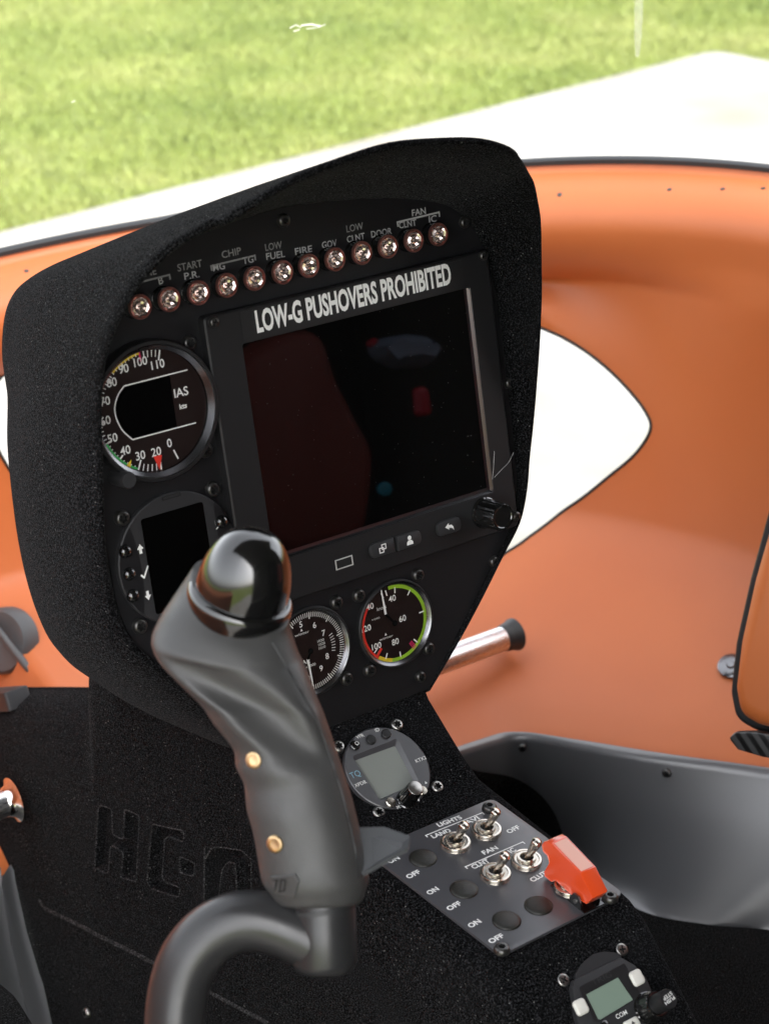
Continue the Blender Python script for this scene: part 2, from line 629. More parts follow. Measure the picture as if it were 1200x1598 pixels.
def screw(fr, px, parent, org, r=0.0042, kind='torx', m=None, h0=0.0, name='screw'):
    """a screw head with its driver recess as a sub-part, under a console part or an instrument"""
    m = m or M['blackscrew']
    mb, rc = screw_meshes(r, kind, m)
    hh = h0 + r * (0.2 if kind == 'flush' else 0.6)
    p = fr.px(px[0], px[1], hh) - org
    ra = random.uniform(0, 1.5)
    key = (r, kind, m.name)
    if key not in _sobj:
        o = mb.build(name, m, parent, 50, local=local(p.x, p.y, h0, ra))
        q = rc.build('recess', M['recess'], o, 0)
        _sobj[key] = (o, q)
    else:
        a, bq = _sobj[key]
        o = a.copy(); o.name = name; C.objects.link(o); o.parent = parent; o.matrix_local = local(p.x, p.y, h0, ra)
        q = bq.copy(); C.objects.link(q); q.parent = o
    return o


# ================================================================== SETTING
def ground():
    mb = MB().add([(-80, -80, 0), (120, -80, 0), (120, 120, 0), (-80, 120, 0)], [(0, 1, 2, 3)])
    m = mat('mown_turf', (0.09, 0.16, 0.02), 0.9, 0, 0.1)
    n, l, b = nodes(m)
    t = noise_node(m, 2.2, 6, 0.65)
    r = ramp(m, t.outputs[0], [(0.25, (0.10, 0.14, 0.022)), (0.5, (0.15, 0.19, 0.04)), (0.75, (0.24, 0.26, 0.08))])
    l.new(r.outputs[0], b.inputs['Base Color'])
    t2 = noise_node(m, 60, 3)
    bump(m, t2.outputs[0], 0.8, 0.03)
    tag(mb.build('ground', m, None, 0), kind='structure')
    # mown blades over the part of the field seen through the windscreen
    N = 300000
    X = RNG.uniform(0.4, 7.4, N); Y = RNG.uniform(3.7, 8.6, N)
    keep = (Y > 4.10 + 0.137 * (X - 1.64)) | (X > 4.9)
    X, Y = X[keep], Y[keep]
    # clumps
    gx = np.sin(X * 3.1 + 1.3 * np.sin(Y * 2.3)) + np.sin(Y * 4.7 + 1.9 * np.sin(X * 1.7)) + np.sin((X + Y) * 7.3)
    h = 0.012 + 0.005 * (gx + 3) / 6 + RNG.uniform(0, 0.014, len(X))
    n_ = len(X)
    ang = RNG.uniform(0, 2 * np.pi, n_); lean = RNG.uniform(0.004, 0.028, n_); la = RNG.uniform(0, 2 * np.pi, n_)
    wd = RNG.uniform(0.0025, 0.0045, n_)
    dx, dy = np.cos(ang) * wd, np.sin(ang) * wd
    V = np.zeros((n_, 3, 3))
    V[:, 0] = np.stack([X - dx, Y - dy, np.zeros(n_)], 1)
    V[:, 1] = np.stack([X + dx, Y + dy, np.zeros(n_)], 1)
    V[:, 2] = np.stack([X + np.cos(la) * lean, Y + np.sin(la) * lean, h], 1)
    me = bpy.data.meshes.new('lawn')
    me.from_pydata(V.reshape(-1, 3), [], np.arange(n_ * 3).reshape(-1, 3))
    g = mat('grass_blades', (0.12, 0.2, 0.03), 0.55, 0, 0.3)
    n, l, b = nodes(g)
    t = noise_node(g, 1.1, 7, 0.62)
    r = ramp(g, t.outputs[0], [(0.28, (0.085, 0.125, 0.020)), (0.5, (0.140, 0.178, 0.036)), (0.74, (0.225, 0.242, 0.078))])
    wn = n.new('ShaderNodeTexNoise'); wn.inputs['Scale'].default_value = 90
    tc = n.new('ShaderNodeTexCoord'); l.new(tc.outputs['Object'], wn.inputs['Vector'])
    mx = n.new('ShaderNodeMix'); mx.data_type = 'RGBA'; mx.blend_type = 'MULTIPLY'; mx.inputs['Factor'].default_value = 1
    rr = ramp(g, wn.outputs[0], [(0.3, (0.7, 0.7, 0.7)), (0.7, (1.15, 1.15, 1.1))])
    l.new(r.outputs[0], mx.inputs['A']); l.new(rr.outputs[0], mx.inputs['B'])
    l.new(mx.outputs['Result'], b.inputs['Base Color'])
    b.inputs['Transmission Weight'].default_value = 0.0
    me.materials.append(g)
    o = bpy.data.objects.new('lawn', me); C.objects.link(o)
    tag(o, 'short mown grass lit yellow green beyond the white pad', 'grass', kind='stuff')
    # white hard stand the helicopter is parked on, with a low rounded rim
    a = math.atan(0.137)
    ex = Vector((math.cos(a), math.sin(a), 0)); ey = Vector((-math.sin(a), math.cos(a), 0))
    cor = Vector((4.80, 4.47, 0))

    def q(x, y, z):
        p = cor - ex * x - ey * y
        return (p.x, p.y, z)
    L = []
    for ins, z in ((0, 0.004), (0.0, 0.05), (0.02, 0.065), (0.10, 0.068), (0.13, 0.062), (0.16, 0.05), (0.2, 0.046), (0.5, 0.046)):
        o_ = [(0 + ins, 0 + ins), (0 + ins, 9 - ins), (9 - ins, 9 - ins), (9 - ins, 0 + ins)]
        L.append([q(x, y, z) for x, y in rounded(o_[::-1], 0.07, 6)])
    tag(MB().loops(L, True, False, True).build('concrete_pad', M['pad'], None, 30), kind='structure')


ground()

# ------------------------------------------------------------------ cabin shell
cabin = thing('helicopter_cabin', 'helicopter cabin nose trimmed in orange leather around clear windscreen and chin window', 'cabin')

RIM_A, RIM_B, RIM_N = 0.655, 0.62, 2.2
ZF, ZK = 0.72, 0.84


def contour(phi, a, b, nexp, y0=0.0):
    c, s = math.cos(phi), math.sin(phi)
    return Vector((U0 + a * math.copysign(abs(c) ** (2 / nexp), c), y0 + b * abs(s) ** (2 / nexp)))


def rim_z(phi):
    c = abs(math.cos(phi)) ** (2 / RIM_N)
    return 1.22 + 0.035 * c + 0.052 * max(0, c - 0.35) ** 1.2 / 0.65 ** 1.2


def kick_top(x):
    return 0


KT_R = [(-0.0345, 0.215), (0.06, 0.213), (0.18, 0.207), (0.262, 0.203), (0.30, 0.194), (0.335, 0.152), (0.382, 0.088), (0.437, 0.019), (0.49, -0.055), (0.55, -0.15), (0.58, -0.26), (0.60, -0.45)]
KT_L = [(-0.0345, 0.350, 0.785), (-0.116, 0.345, 0.785), (-0.15, 0.343, 0.79), (-0.2, 0.33, 0.80), (-0.3, 0.26, 0.82), (-0.4, 0.16, 0.84), (-0.5, 0.0, 0.84), (-0.57, -0.18, 0.84), (-0.60, -0.45, 0.84)]
KTS = []
for P_ in ([Vector((x, y, 0.84)) for x, y in KT_R], [Vector(p) for p in KT_L]):
    kt = catmull(P_, 6)
    kl = [0.0]
    for i in range(1, len(kt)):
        kl.append(kl[-1] + (kt[i] - kt[i - 1]).length)
    KTS.append((kt, kl))


def kick_at(s, left):
    """s 0 at the centre line .. 1 at the aft end of the footwell"""
    kt, kl = KTS[1 if left else 0]
    t = s * kl[-1]
    for i in range(1, len(kt)):
        if kl[i] >= t:
            k = (t - kl[i - 1]) / max(1e-9, kl[i] - kl[i - 1])
            return kt[i - 1].lerp(kt[i], k)
    return kt[-1]


# stations from aft right, round the nose, to aft left
NS = 240
STA = []
for i in range(NS + 1):
    s = -1 + 2 * i / NS       # -1 right aft .. 0 nose centre .. +1 left aft
    q = abs(s)
    if q > 0.72:              # straight side walls behind the nose
        y = -(q - 0.72) / 0.28 * 0.45
        phi = 0.0
    else:
        y = 0.0
        phi = (1 - q / 0.72) * math.pi / 2
    STA.append((s, q, phi, y))

# (inward offset, drop below the rim) in metres down to the crease, then blended to the bowl
TOPROWS = [(0.000, 0.000), (0.001, 0.007), (0.006, 0.011), (0.020, 0.014), (0.036, 0.019), (0.048, 0.028), (0.055, 0.040),
           (0.056, 0.054), (0.051, 0.070), (0.042, 0.084), (0.030, 0.096), (0.018, 0.105), (0.012, 0.110)]


def lin_point(st, row):
    s, q, phi, y = st
    sign = -1 if s > 0 else 1
    z0 = rim_z(phi)

    def base(scale_a, scale_b):
        p = contour(phi, RIM_A * scale_a, RIM_B * scale_b, RIM_N)
        return Vector((U0 + (p.x - U0) * sign, p.y + y))
    blend = min(1.0, max(0.0, (0.62 - math.sin(phi)) / 0.34)); blend = blend * blend * (3 - 2 * blend)
    inw = Vector((-sign * max(0.05, math.cos(phi)), -math.sin(phi))).normalized()
    if row < len(TOPROWS):
        o, dz = TOPROWS[row]
        if row > 7: o += (0.052 - o) * blend
        p = base(1, 1) + inw * o
        return Vector((p.x, p.y, z0 - dz))
    k = (row - len(TOPROWS) + 1) / (NB + 1)           # 0 at crease .. 1 at kick panel
    o, dz = TOPROWS[-1]
    o += (0.052 - o) * blend
    # pad: bulges inward just below the crease, fading towards the aft side
    zc = z0 - dz
    kq = kick_at(min(1, q), s > 0)
    zz = zc + (kq.z - zc) * (k ** 0.92)
    sc = 1 - 0.20 * k ** 2.2
    p = base(sc, sc)
    kp = Vector((kq.x, kq.y))
    g = max(0.0, (k - 0.60) / 0.40)
    g = g * g * (3 - 2 * g) * 0.5 + g * 0.5 * g
    p = p.lerp(kp, g)
    # raised pad around the chin window: an oval edge that drops away towards the aft side
    d0 = 0.112 + 0.16 * (max(0.0, 0.55 - math.sin(phi)) / 0.27) ** 2.2
    wd_ = 0.022 + 0.22 * max(0.0, 0.62 - math.sin(phi)) / 0.34
    f_ = min(1.0, max(0.0, ((z0 - zz) - d0 + 0.002) / wd_))
    f_ = f_ * f_ * (3 - 2 * f_)
    p += inw * (o * (1 - k) + 0.026 * f_ * (1 - 0.75 * blend) * max(0, 1 - k * 1.05) ** 0.8)
    return Vector((p.x, p.y, zz))


NB = 100
ROWS = len(TOPROWS) + NB + 1
lin = [[lin_point(st, r) for st in STA] for r in range(ROWS)]
lb = MB()
lb.loops([[tuple(p) for p in L] for L in lin], False)
lining_bvh = BVHTree.FromPolygons(lb.v, lb.f)


def on_lining(x, y):
    h = lining_bvh.ray_cast(CAM, ray(x, y))
    return h[0], h[1]


# chin window outline (picture points on the lining; the part behind the console is interpolated)
WPX = [(845, 512), (880, 528), (920, 553), (960, 587), (992, 622), (1008, 645), (1015, 665), (1006, 688), (985, 714), (950, 743), (905, 779), (860, 812), (820, 842), (790, 862), (760, 880),
       (700, 908), (560, 938), (420, 930), (280, 890), (160, 840), (70, 785), (30, 752), (5, 715), (-12, 680), (-18, 650), (-8, 610), (25, 575), (90, 535), (200, 490), (350, 455), (520, 445), (680, 455), (780, 482)]
WP = [on_lining(*p) for p in WPX]
wpts = [p for p, nn in WP]
wc = sum(wpts, Vector()) / len(wpts)
loop = catmull(wpts, 4, True)
axis = (wc - Vector((U0, -0.1, 1.15))).normalized()
def grid_uv(p, face):
    """grid coordinates (station, row) of a point on the lining"""
    r, j = divmod(face, NS)
    o = lin[r][j]; ex = lin[r][j + 1] - o; ey = lin[r + 1][j] - o
    a, b_, c_ = ex.dot(ex), ex.dot(ey), ey.dot(ey)
    d_ = p - o; e_, f_ = d_.dot(ex), d_.dot(ey)
    det = a * c_ - b_ * b_
    return Vector((j + (e_ * c_ - f_ * b_) / det, r + (a * f_ - b_ * e_) / det))


def grid_pt(u, v):
    j = min(NS - 1, max(0, int(u))); r = min(ROWS - 2, max(0, int(v)))
    fu, fv = u - j, v - r
    return lin[r][j].lerp(lin[r][j + 1], fu).lerp(lin[r + 1][j].lerp(lin[r + 1][j + 1], fu), fv)


WUV = []
for p in WPX:
    h_ = lining_bvh.ray_cast(CAM, ray(*p))
    WUV.append(grid_uv(h_[0], h_[2]))
LUV = [q.to_2d() for q in catmull([Vector((*q, 0)) for q in WUV], 5, True)]
loop = [grid_pt(*q) for q in LUV]


def inside(p, P):
    c_ = False
    for i in range(len(P)):
        a, b_ = P[i - 1], P[i]
        if (a.y > p.y) != (b_.y > p.y) and p.x < (b_.x - a.x) * (p.y - a.y) / (b_.y - a.y) + a.x:
            c_ = not c_
    return c_


from mathutils.geometry import delaunay_2d_cdt, tessellate_polygon
pts2 = [Vector((j, r)) for r in range(ROWS) for j in range(NS + 1)]
n0 = len(pts2)
pts2 += LUV
ed = [(n0 + i, n0 + (i + 1) % len(LUV)) for i in range(len(LUV))]
ov, oe, of, _, _, _ = delaunay_2d_cdt(pts2, ed, [], 0, 1e-5)
lb2 = MB()
lb2.v = [tuple(grid_pt(*q)) for q in ov]
lb2.f = [tuple(t_) for t_ in of if not inside((ov[t_[0]] + ov[t_[1]] + ov[t_[2]]) / 3, LUV)]
lining = lb2.build('nose_lining', M['orange'], cabin, 0)
lining.data.shade_smooth()
# glass and seal of the chin window
gl = MB()
ring0 = [p + axis * 0.004 for p in loop]
rings = [[tuple(ring0[i].lerp(wc + axis * 0.03, t) + axis * 0.0) for i in range(len(loop))] for t in (0, 0.3, 0.6, 0.9)]
gl.loops(rings, True, False, True)
cw = gl.build('chin_window', M['canopy'], cabin)
MB().tube([tuple(p) for p in loop] + [tuple(loop[0])], 0.0015, 8, False).build('rubber_seal', M['rubber'], cw)
# rim seal, windscreen
rimp = [lin_point(st, 0) for st in STA]
sec = [(-0.005, -0.003), (0.002, -0.003), (0.002, 0.001), (-0.001, 0.0028), (-0.005, 0.0028)]
L = []
for i, p in enumerate(rimp):
    t = (rimp[min(i + 1, NS)] - rimp[max(i - 1, 0)]); t.z = 0; t.normalize()
    inn = Vector((-t.y, t.x, 0))          # stations run anticlockwise seen from above
    L.append([tuple(p + inn * a + Vector((0, 0, b_))) for a, b_ in sec])
MB().loops(L, True, True, True).build('windscreen_seal', M['rubber'], cabin)
L = []
for k in range(7):
    f = k / 6
    L.append([tuple(Vector((U0 + (p.x - U0) * (1 - 0.10 * f ** 2), p.y - (0.16 * f + 0.55 * f * f) * max(0.0, p.y + 0.45) / 1.07, p.z + 0.006 + f * 0.95))) for p in rimp])
wsm = MB().loops(L, False)
wsm.build('windscreen', M['canopy'], cabin)
ws_bvh = BVHTree.FromPolygons(wsm.v, wsm.f)
M['scuff'] = mat('milky_scuff', (0.85, 0.86, 0.8), 0.8, Alpha=0.35)
for pts_, r_s in ((((452, 44), (462, 39), (470, 43)), 0.0006), (((470, 40), (486, 38), (500, 41)), 0.0009), (((458, 49), (468, 46)), 0.0006), (((478, 45), (496, 43), (508, 38)), 0.0005), (((112, 160), (118, 157)), 0.0005)):
    q_ = [ws_bvh.ray_cast(CAM, ray(x, y))[0] for x, y in pts_]
    if None not in q_: MB().tube([tuple(p) for p in q_], r_s, 6).build('scuff_mark', M['scuff'], cabin)
M['streak'] = mat('pale_streak', (0.8, 0.82, 0.78), 0.8, Alpha=0.16)
q_ = [ws_bvh.ray_cast(CAM, ray(x, y))[0] for x, y in ((997, -20), (996, 20), (995, 60), (994, 88))]
if None not in q_: MB().tube([tuple(p) for p in q_], [0.0035, 0.0035, 0.003, 0.0015], 8).build('streak_mark', M['streak'], cabin)
# trim pins along the ledge
for x, y in ((873, 304), (1044, 296), (1127, 295), (124, 405), (42, 423), (1190, 294)):
    p, nn = on_lining(x, y)
    if nn.dot(ray(x, y)) > 0: nn = -nn
    o = MB().lathe([(0.0022, -0.001), (0.0022, 0.0004), (0.0012, 0.0009)], 12).build('trim_pin', M['blackscrew'], cabin)
    o.matrix_world = Matrix.Translation(p) @ nn.to_track_quat('Z', 'Y').to_matrix().to_4x4()

# roof, rear bulkhead and right side behind the windscreen (outside the frame, they shade the console)
rf = []
for y, dz in ((-0.04, -0.03), (-0.06, -0.02), (-0.3, 0.01), (-0.6, 0.05), (-1.0, 0.06), (-1.5, 0.02), (-1.62, -0.1), (-1.66, -0.4), (-1.66, -1.3)):
    w_ = 0.64
    row = []
    for k in range(13):
        f = -1 + k / 6
        row.append((U0 + w_ * f, y, 2.02 + dz - 0.10 * f * f * (1 if dz > -0.3 else 0)))
    rf.append(row)
MB().loops(rf, False).build('roof_lining', M['rooftrim'], cabin, 40)
MB().loops([[(0.60, -0.44, 2.0), (0.60, -1.0, 2.0), (0.60, -1.66, 2.0)], [(0.615, -0.44, 1.31), (0.62, -1.0, 1.30), (0.62, -1.66, 1.30)], [(0.60, -0.44, 1.2), (0.60, -1.0, 1.15), (0.60, -1.66, 1.1)], [(0.60, -0.44, 0.72), (0.60, -1.0, 0.72), (0.60, -1.66, 0.72)]], False).build('side_lining', M['rooftrim'], cabin, 60)
MB().add([(-0.68, -1.66, 0.715), (0.62, -1.66, 0.715), (0.62, -0.595, 0.715), (-0.68, -0.595, 0.715)], [(0, 1, 2, 3)]).build('rear_floor', M['carpet'], cabin, 0)

# footwell kick panels (right: seen beside the console; left: a sliver at the frame edge)


M['kickgloss'] = mat('gloss_black_composite', (0.17, 0.175, 0.185), 0.22, 0, 1.0, Coat_Weight=1.0, Coat_Roughness=0.12)


def kick(path_top, path_bot, name, ridges=None):
    T = catmull(path_top, 16); Bo = catmull(path_bot, 16)
    L = []
    cen = sum(Bo, Vector()) / len(Bo)
    for k, (f, io, dz) in enumerate(((-0.02, 0.000, 0.004), (0.0, 0.006, 0.004), (0.03, 0.008, 0.002), (0.10, 0.009, 0), (0.25, 0.012, 0), (0.45, 0.010, 0), (0.65, 0.006, 0), (0.85, 0.001, 0), (0.97, 0.0, 0), (1.0, 0.004, 0), (1.02, 0.02, 0))):
        row = []
        for i, (a, b_) in enumerate(zip(T, Bo)):
            p = a.lerp(b_, f)
            ii = Vector((cen.x - p.x, cen.y - p.y, 0)).normalized()
            if ridges: p = p + ii * ridges(i / (len(T) - 1), f)
            row.append(tuple(p + ii * io + Vector((0, 0, dz))))
        L.append(row)
    return MB().loops(L, False).build(name, M['kickgloss' if ridges else 'kick'], cabin, 60)


top_r = [Vector((x, y, ZK)) for x, y in KT_R]
bot_r = [Vector((x, y, ZF)) for x, y in [(-0.0345, 0.232), (0.06, 0.230), (0.18, 0.226), (0.255, 0.222), (0.318, 0.215), (0.345, 0.160), (0.334, 0.113), (0.338, 0.052), (0.368, 0.008), (0.42, -0.05), (0.45, -0.16), (0.46, -0.45)]]
kick_r = kick(top_r, bot_r, 'kick_panel')


def kick_screw(px):
    d_ = ray(*px)
    dep = bpy.context.evaluated_depsgraph_get()
    bv = BVHTree.FromObject(kick_r, dep)
    h = bv.ray_cast(CAM, d_)
    p, nn = h[0], h[1]
    if nn.dot(d_) > 0: nn = -nn
    mb, rc = screw_meshes(0.0042, 'torx', M['blackscrew'])
    o = mb.build('screw', M['blackscrew'], kick_r, 50)
    o.matrix_world = Matrix.Translation(p) @ nn.to_track_quat('Z', 'Y').to_matrix().to_4x4()
    rc.build('recess', M['recess'], o, 0)


bpy.context.view_layer.update()
kick_screw((815, 1166)); kick_screw((1040, 1206))
# carpet laid up the front of the right footwell
bpy.context.view_layer.update()
kbv = BVHTree.FromObject(kick_r, bpy.context.evaluated_depsgraph_get())
edge_ = catmull([Vector((x, y, 0)) for x, y in ((700, 1190), (745, 1203), (800, 1213), (838, 1236), (863, 1266), (880, 1308), (890, 1350), (900, 1420), (920, 1480))], 4)
low_ = catmull([Vector((x, y, 0)) for x, y in ((690, 1230), (720, 1260), (745, 1290), (770, 1320), (790, 1350), (810, 1380), (830, 1410), (850, 1440), (880, 1490))], 4)
L = []
for a, b_ in zip(edge_, low_):
    row = []
    for k in range(7):
        q = a.lerp(b_, k / 6)
        h_ = kbv.ray_cast(CAM, ray(q.x, q.y))
        fl_p = hit(q.x, q.y, (0, 0, ZF + 0.003), Vector((0, 0, 1)))
        p = h_[0] if h_[0] is not None and (h_[0] - CAM).length < (fl_p - CAM).length else fl_p
        row.append(tuple(p - ray(q.x, q.y) * (0.004 if k else 0.001)))
    L.append(row)
MB().loops(L, False).build('carpet_edge', M['carpet'], cabin, 60)
top_l = [Vector(p) for p in ((-0.116, 0.345, 0.785), (-0.14, 0.345, 0.79), (-0.2, 0.33, 0.80), (-0.3, 0.26, 0.82), (-0.4, 0.16, 0.84), (-0.5, 0.0, 0.84))]
bot_l = [Vector(p) for p in ((-0.116, 0.262, 0.62), (-0.14, 0.262, 0.62), (-0.2, 0.25, 0.62), (-0.28, 0.19, 0.62), (-0.36, 0.10, 0.62), (-0.44, -0.05, 0.62))]
kick_l = kick(top_l, bot_l, 'kick_panel', lambda t, f: 0.018 * math.exp(-((t - 0.09 - 0.06 * f) / 0.028) ** 2) + 0.026 * math.exp(-((t - 0.2 - 0.08 * f) / 0.04) ** 2))
# carpet on both footwell floors
MB().add([(-0.04, -0.6, ZF), (0.62, -0.6, ZF), (0.62, 0.24, ZF), (-0.04, 0.24, ZF)], [(0, 1, 2, 3)]).build('carpet', M['carpet'], cabin, 0)
MB().add([(-0.7, -0.6, 0.62), (-0.05, -0.6, 0.62), (-0.05, 0.36, 0.62), (-0.7, 0.36, 0.62)], [(0, 1, 2, 3)]).build('carpet', M['carpet'], cabin, 0)

# ------------------------------------------------------------------ console
console = thing('instrument_console', 'black flocked centre console with hooded instrument face and sunken lettering on its side', 'console')


def pedestal():
    hw = 0.0625

    # stations along Y: (y, top z, half width)
    st = [(P4.y, P4.z, hw)]
    for f in (0.25, 0.5, 0.75, 0.93):
        p = P4.lerp(P3, f); st.append((p.y, p.z, hw))
    p = P3.lerp(P2, 0.04); st.append((p.y, p.z - 0.0008, hw))
    for f in (0.1, 0.5, 0.9, 0.97):
        p = P3.lerp(P2, f); st.append((p.y, p.z, hw))
    p = P2.lerp(P1, 0.06); st.append((p.y, p.z + 0.0015, hw))
    for f in (0.2, 0.5, 0.8, 1.0):
        p = P2.lerp(P1, f); st.append((p.y, p.z, hw))
    st += [(P1.y + 0.006, P1.z + 0.008, hw), (P1.y + 0.018, P1.z + 0.05, hw + 0.001), (0.05, 1.19, hw + 0.0058),
           (0.10, 1.16, hw + 0.0098), (0.15, 1.12, hw + 0.0137), (0.183, 1.095, hw + 0.0165), (0.190, 1.085, hw + 0.0168), (0.1935, 1.06, hw + 0.0169), (0.195, 1.026, hw + 0.017),
           (0.200, 1.016, hw + 0.017), (0.210, 1.010, hw + 0.017), (0.225, 1.004, hw + 0.017), (0.26, 0.988, hw + 0.017), (0.32, 0.960, hw + 0.017), (0.40, 0.922, hw + 0.017), (0.46, 0.893, hw + 0.017)]
    L = []
    for y, z, h in st:
        r = 0.012 if y < 0.19 else 0.044
        zb = 0.60
        sec = []
        # right wall bottom -> up -> round -> top -> left
        half = []
        fl = lambda z_: 0.012 * max(0.0, (1.0 - z_) / 0.4) ** 1.2
        half.append((h + fl(zb), zb))
        for f in (0.2, 0.4, 0.6, 0.8):
            zz = zb + (z - r - zb) * f
            half.append((h + fl(zz), zz))
        for k in range(6):
            a = k / 5 * math.pi / 2
            half.append((h - r + r * math.cos(a), z - r + r * math.sin(a)))
        half.append((h * 0.5, z)); half.append((h * 0.2, z))
        sec = [(x, zz) for x, zz in half] + [(-x, zz) for x, zz in reversed(half)]
        dr = 0.40 if y > 0.1945 else 0.0
        L.append([(U0 + x, y, zz - (dr * max(0.0, x + h - r) if zz > zb + 0.01 else 0)) for x, zz in sec])
    # crease moulded along the lower left wall
    return L


PG = pedestal()
pgm = MB().loops(PG, False)
wl = BVHTree.FromPolygons(pgm.v, pgm.f)

RIM = [(-97, 163, 1), (-120, 141, 2), (-143, 117, 3), (-168, 86, 6), (-185, 66, 7), (-194.7, 45, 6.5), (-198, 23, 9), (-199.7, -3, 15.5), (-200, -28, 22.5),
       (-199.8, -60, 31.5), (-199, -91, 39.5), (-195.4, -121, 48.5), (-188, -144, 60.5), (-179.5, -160, 70), (-170, -172, 80), (-160, -180.5, 88), (-150, -186.5, 97.5),
       (-140, -192.5, 106.5), (-125, -201, 118), (-100, -210, 123.5), (-70, -215, 124.5), (-34.5, -218, 124.5)]
# matching points of the plate edge, of the outer flank and of the back
PLT = [(-96, 162), (-113, 143), (-131, 124), (-157, 96), (-173, 79), (-185, 62), (-191, 38), (-192, 0), (-192, -28), (-192, -60), (-191, -91), (-187, -118), (-180, -137), (-171, -149),
       (-160, -157), (-150, -161), (-140, -164), (-128, -167), (-113, -170), (-93, -173), (-66, -176), (-34.5, -178)]
BCK = [(-97, 152), (-108, 147), (-119, 141), (-131, 131), (-141, 120), (-150, 104), (-155, 85), (-158, 62), (-159, 35), (-158, 5), (-156, -30), (-152, -60), (-151, -88), (-147, -108),
       (-141, -123), (-132, -133), (-120, -139), (-107, -143), (-92, -146), (-74, -148), (-54, -149), (-34.5, -150)]


def sym(P):
    return P + [(-69 - p[0],) + tuple(p[1:]) for p in reversed(P[:-1])]


def p3(u, v, n):
    return tuple(PAN.at(u / 1000, -v / 1000, n / 1000))


def hood():
    rim, plt, bck = sym(RIM), sym(PLT), sym(BCK)
    sm = lambda P: [tuple(q) for q in catmull([Vector(p) for p in P], 4)]
    rim = sm(rim)
    plt = [tuple(q)[:2] for q in catmull([Vector((*p, 0)) for p in plt], 4)]
    bck = [tuple(q)[:2] for q in catmull([Vector((*p, 0)) for p in bck], 4)]
    n = len(rim)
    FL = (0.05, 0.11, 0.18, 0.27, 0.38, 0.50, 0.62, 0.74, 0.85, 0.94)
    rows = [[] for _ in range(10 + len(FL))]
    for i in range(n):
        (ru, rv, rn), (pu, pv), (bu, bv) = rim[i], plt[i], bck[i]
        cu, cv = -34.5 - ru, -20 - rv
        ln = math.hypot(cu, cv); cu, cv = cu / ln, cv / ln
        # on the bottom right slant the plate edge is the silhouette: thin lip there
        th = 4.0 if not (i > n * 0.86) else 2.0
        if i < n * 0.40:            # the traced line is the inner lip on this side
            ru -= cu * 3.0; rv -= cv * 3.0
        rows[0].append(p3(pu, pv, -3))
        rows[1].append(p3(pu, pv, 0.3))
        iu, iv = ru + cu * th, rv + cv * th
        for r_, f in ((2, 0.35), (3, 0.7)):
            rows[r_].append(p3(pu + (iu - pu) * f, pv + (iv - pv) * f, rn * f * 0.98))
        rows[4].append(p3(iu, iv, rn - 1.0))
        rows[5].append(p3(ru + cu * th * 0.6, rv + cv * th * 0.6, rn))
        rows[6].append(p3(ru + cu * 0.4, rv + cv * 0.4, rn - 0.6))
        rows[7].append(p3(ru - cu * 0.3, rv - cv * 0.3, rn - 2.5))
        # outer flank from rim to back, slightly bulged
        nb = -200
        fz = min(1.0, max(0.0, (rv + 215) / 165)); fz = fz * fz * (3 - 2 * fz)
        for q_, f in enumerate(FL):
            bg = (3.5 + 13 * fz) * math.sin(math.pi * min(1.0, 0.90 * f + 0.02)) ** 0.85
            rows[8 + q_].append(p3(ru + (bu - ru) * f - cu * bg, rv + (bv - rv) * f - cv * bg, rn + (nb + 6 - rn) * f))
        rows[8 + len(FL)].append(p3(bu - cu * 1.5, bv - cv * 1.5, nb + 7))
        rows[9 + len(FL)].append(p3(bu + cu * 10, bv + cv * 10, nb))
    return MB().loops(rows, True, False, True)


hood_o = hood().build('glare_hood', M['flock'], console, 75)
PL = [(-97, 163)] + [(p[0], p[1]) for p in PLT[1:]]
pl_out = [(p[0] / 1000, -p[1] / 1000) for p in sym(PL)]
plate_o = MB().prism([(x, y) for x, y in pl_out][::1], -0.004, 0.0).build('face_plate', M['plate'], console, 0, mw=PAN.M)
Z0 = Vector((0, 0))
for p, k, r in (((445, 344), 'hex', 0.0045), ((727, 347), 'hex', 0.004), ((797, 598), 'hex', 0.0042), ((773, 877), 'torx', 0.004), ((658, 1057), 'torx', 0.004), ((270, 1052), 'torx', 0.0043)):
    screw(PAN, p, plate_o, Z0, r, k)
# captions over the warning lights
zz = 0.0002


def c2(x, y):
    return (180 + x / 2.0, 300 + y / 2.0)


for s_, a, b_, h in (('LANE', (68, 276), (131, 260), 8.2), ('START', (197, 252), (273, 236), 8.2),
                     ('CHIP', (335, 211), (395, 197), 8.2), ('LOW', (470, 188), (522, 178), 8.2), ('LOW', (723, 130), (775, 119), 8.2)):
    cap = MB(); text_px(cap, PAN, Z0, s_, c2(*a), c2(*b_), 0.0042, zz, lift=0.0009); cap.build('caption', M['grey_print'], plate_o, 0)
for s_, a, b_ in (('A', (52, 322), (64, 318)), ('B', (140, 299), (154, 295)), ('P.R.', (218, 279), (265, 270)), ('MG', (308, 258), (345, 250)), ('TG', (401, 236), (434, 229)), ('FUEL', (473, 217), (531, 207)),
                  ('FIRE', (563, 201), (616, 191)), ('GOV', (647, 181), (693, 172)), ('CLNT', (725, 163), (780, 151)), ('DOOR', (800, 147), (864, 135)),
                  ('FAN', (927, 80), (970, 72)), ('CLNT', (887, 124), (941, 114)), ('IC', (980, 105), (1004, 101))):
    cap = MB(); text_px(cap, PAN, Z0, s_, c2(*a), c2(*b_), 0.0040, zz, lift=0.0022 if s_ in ('A', 'B', 'MG', 'TG', 'IC') or a[0] == 887 else 0.0011); cap.build('caption', M['grey_print2'], plate_o, 0)


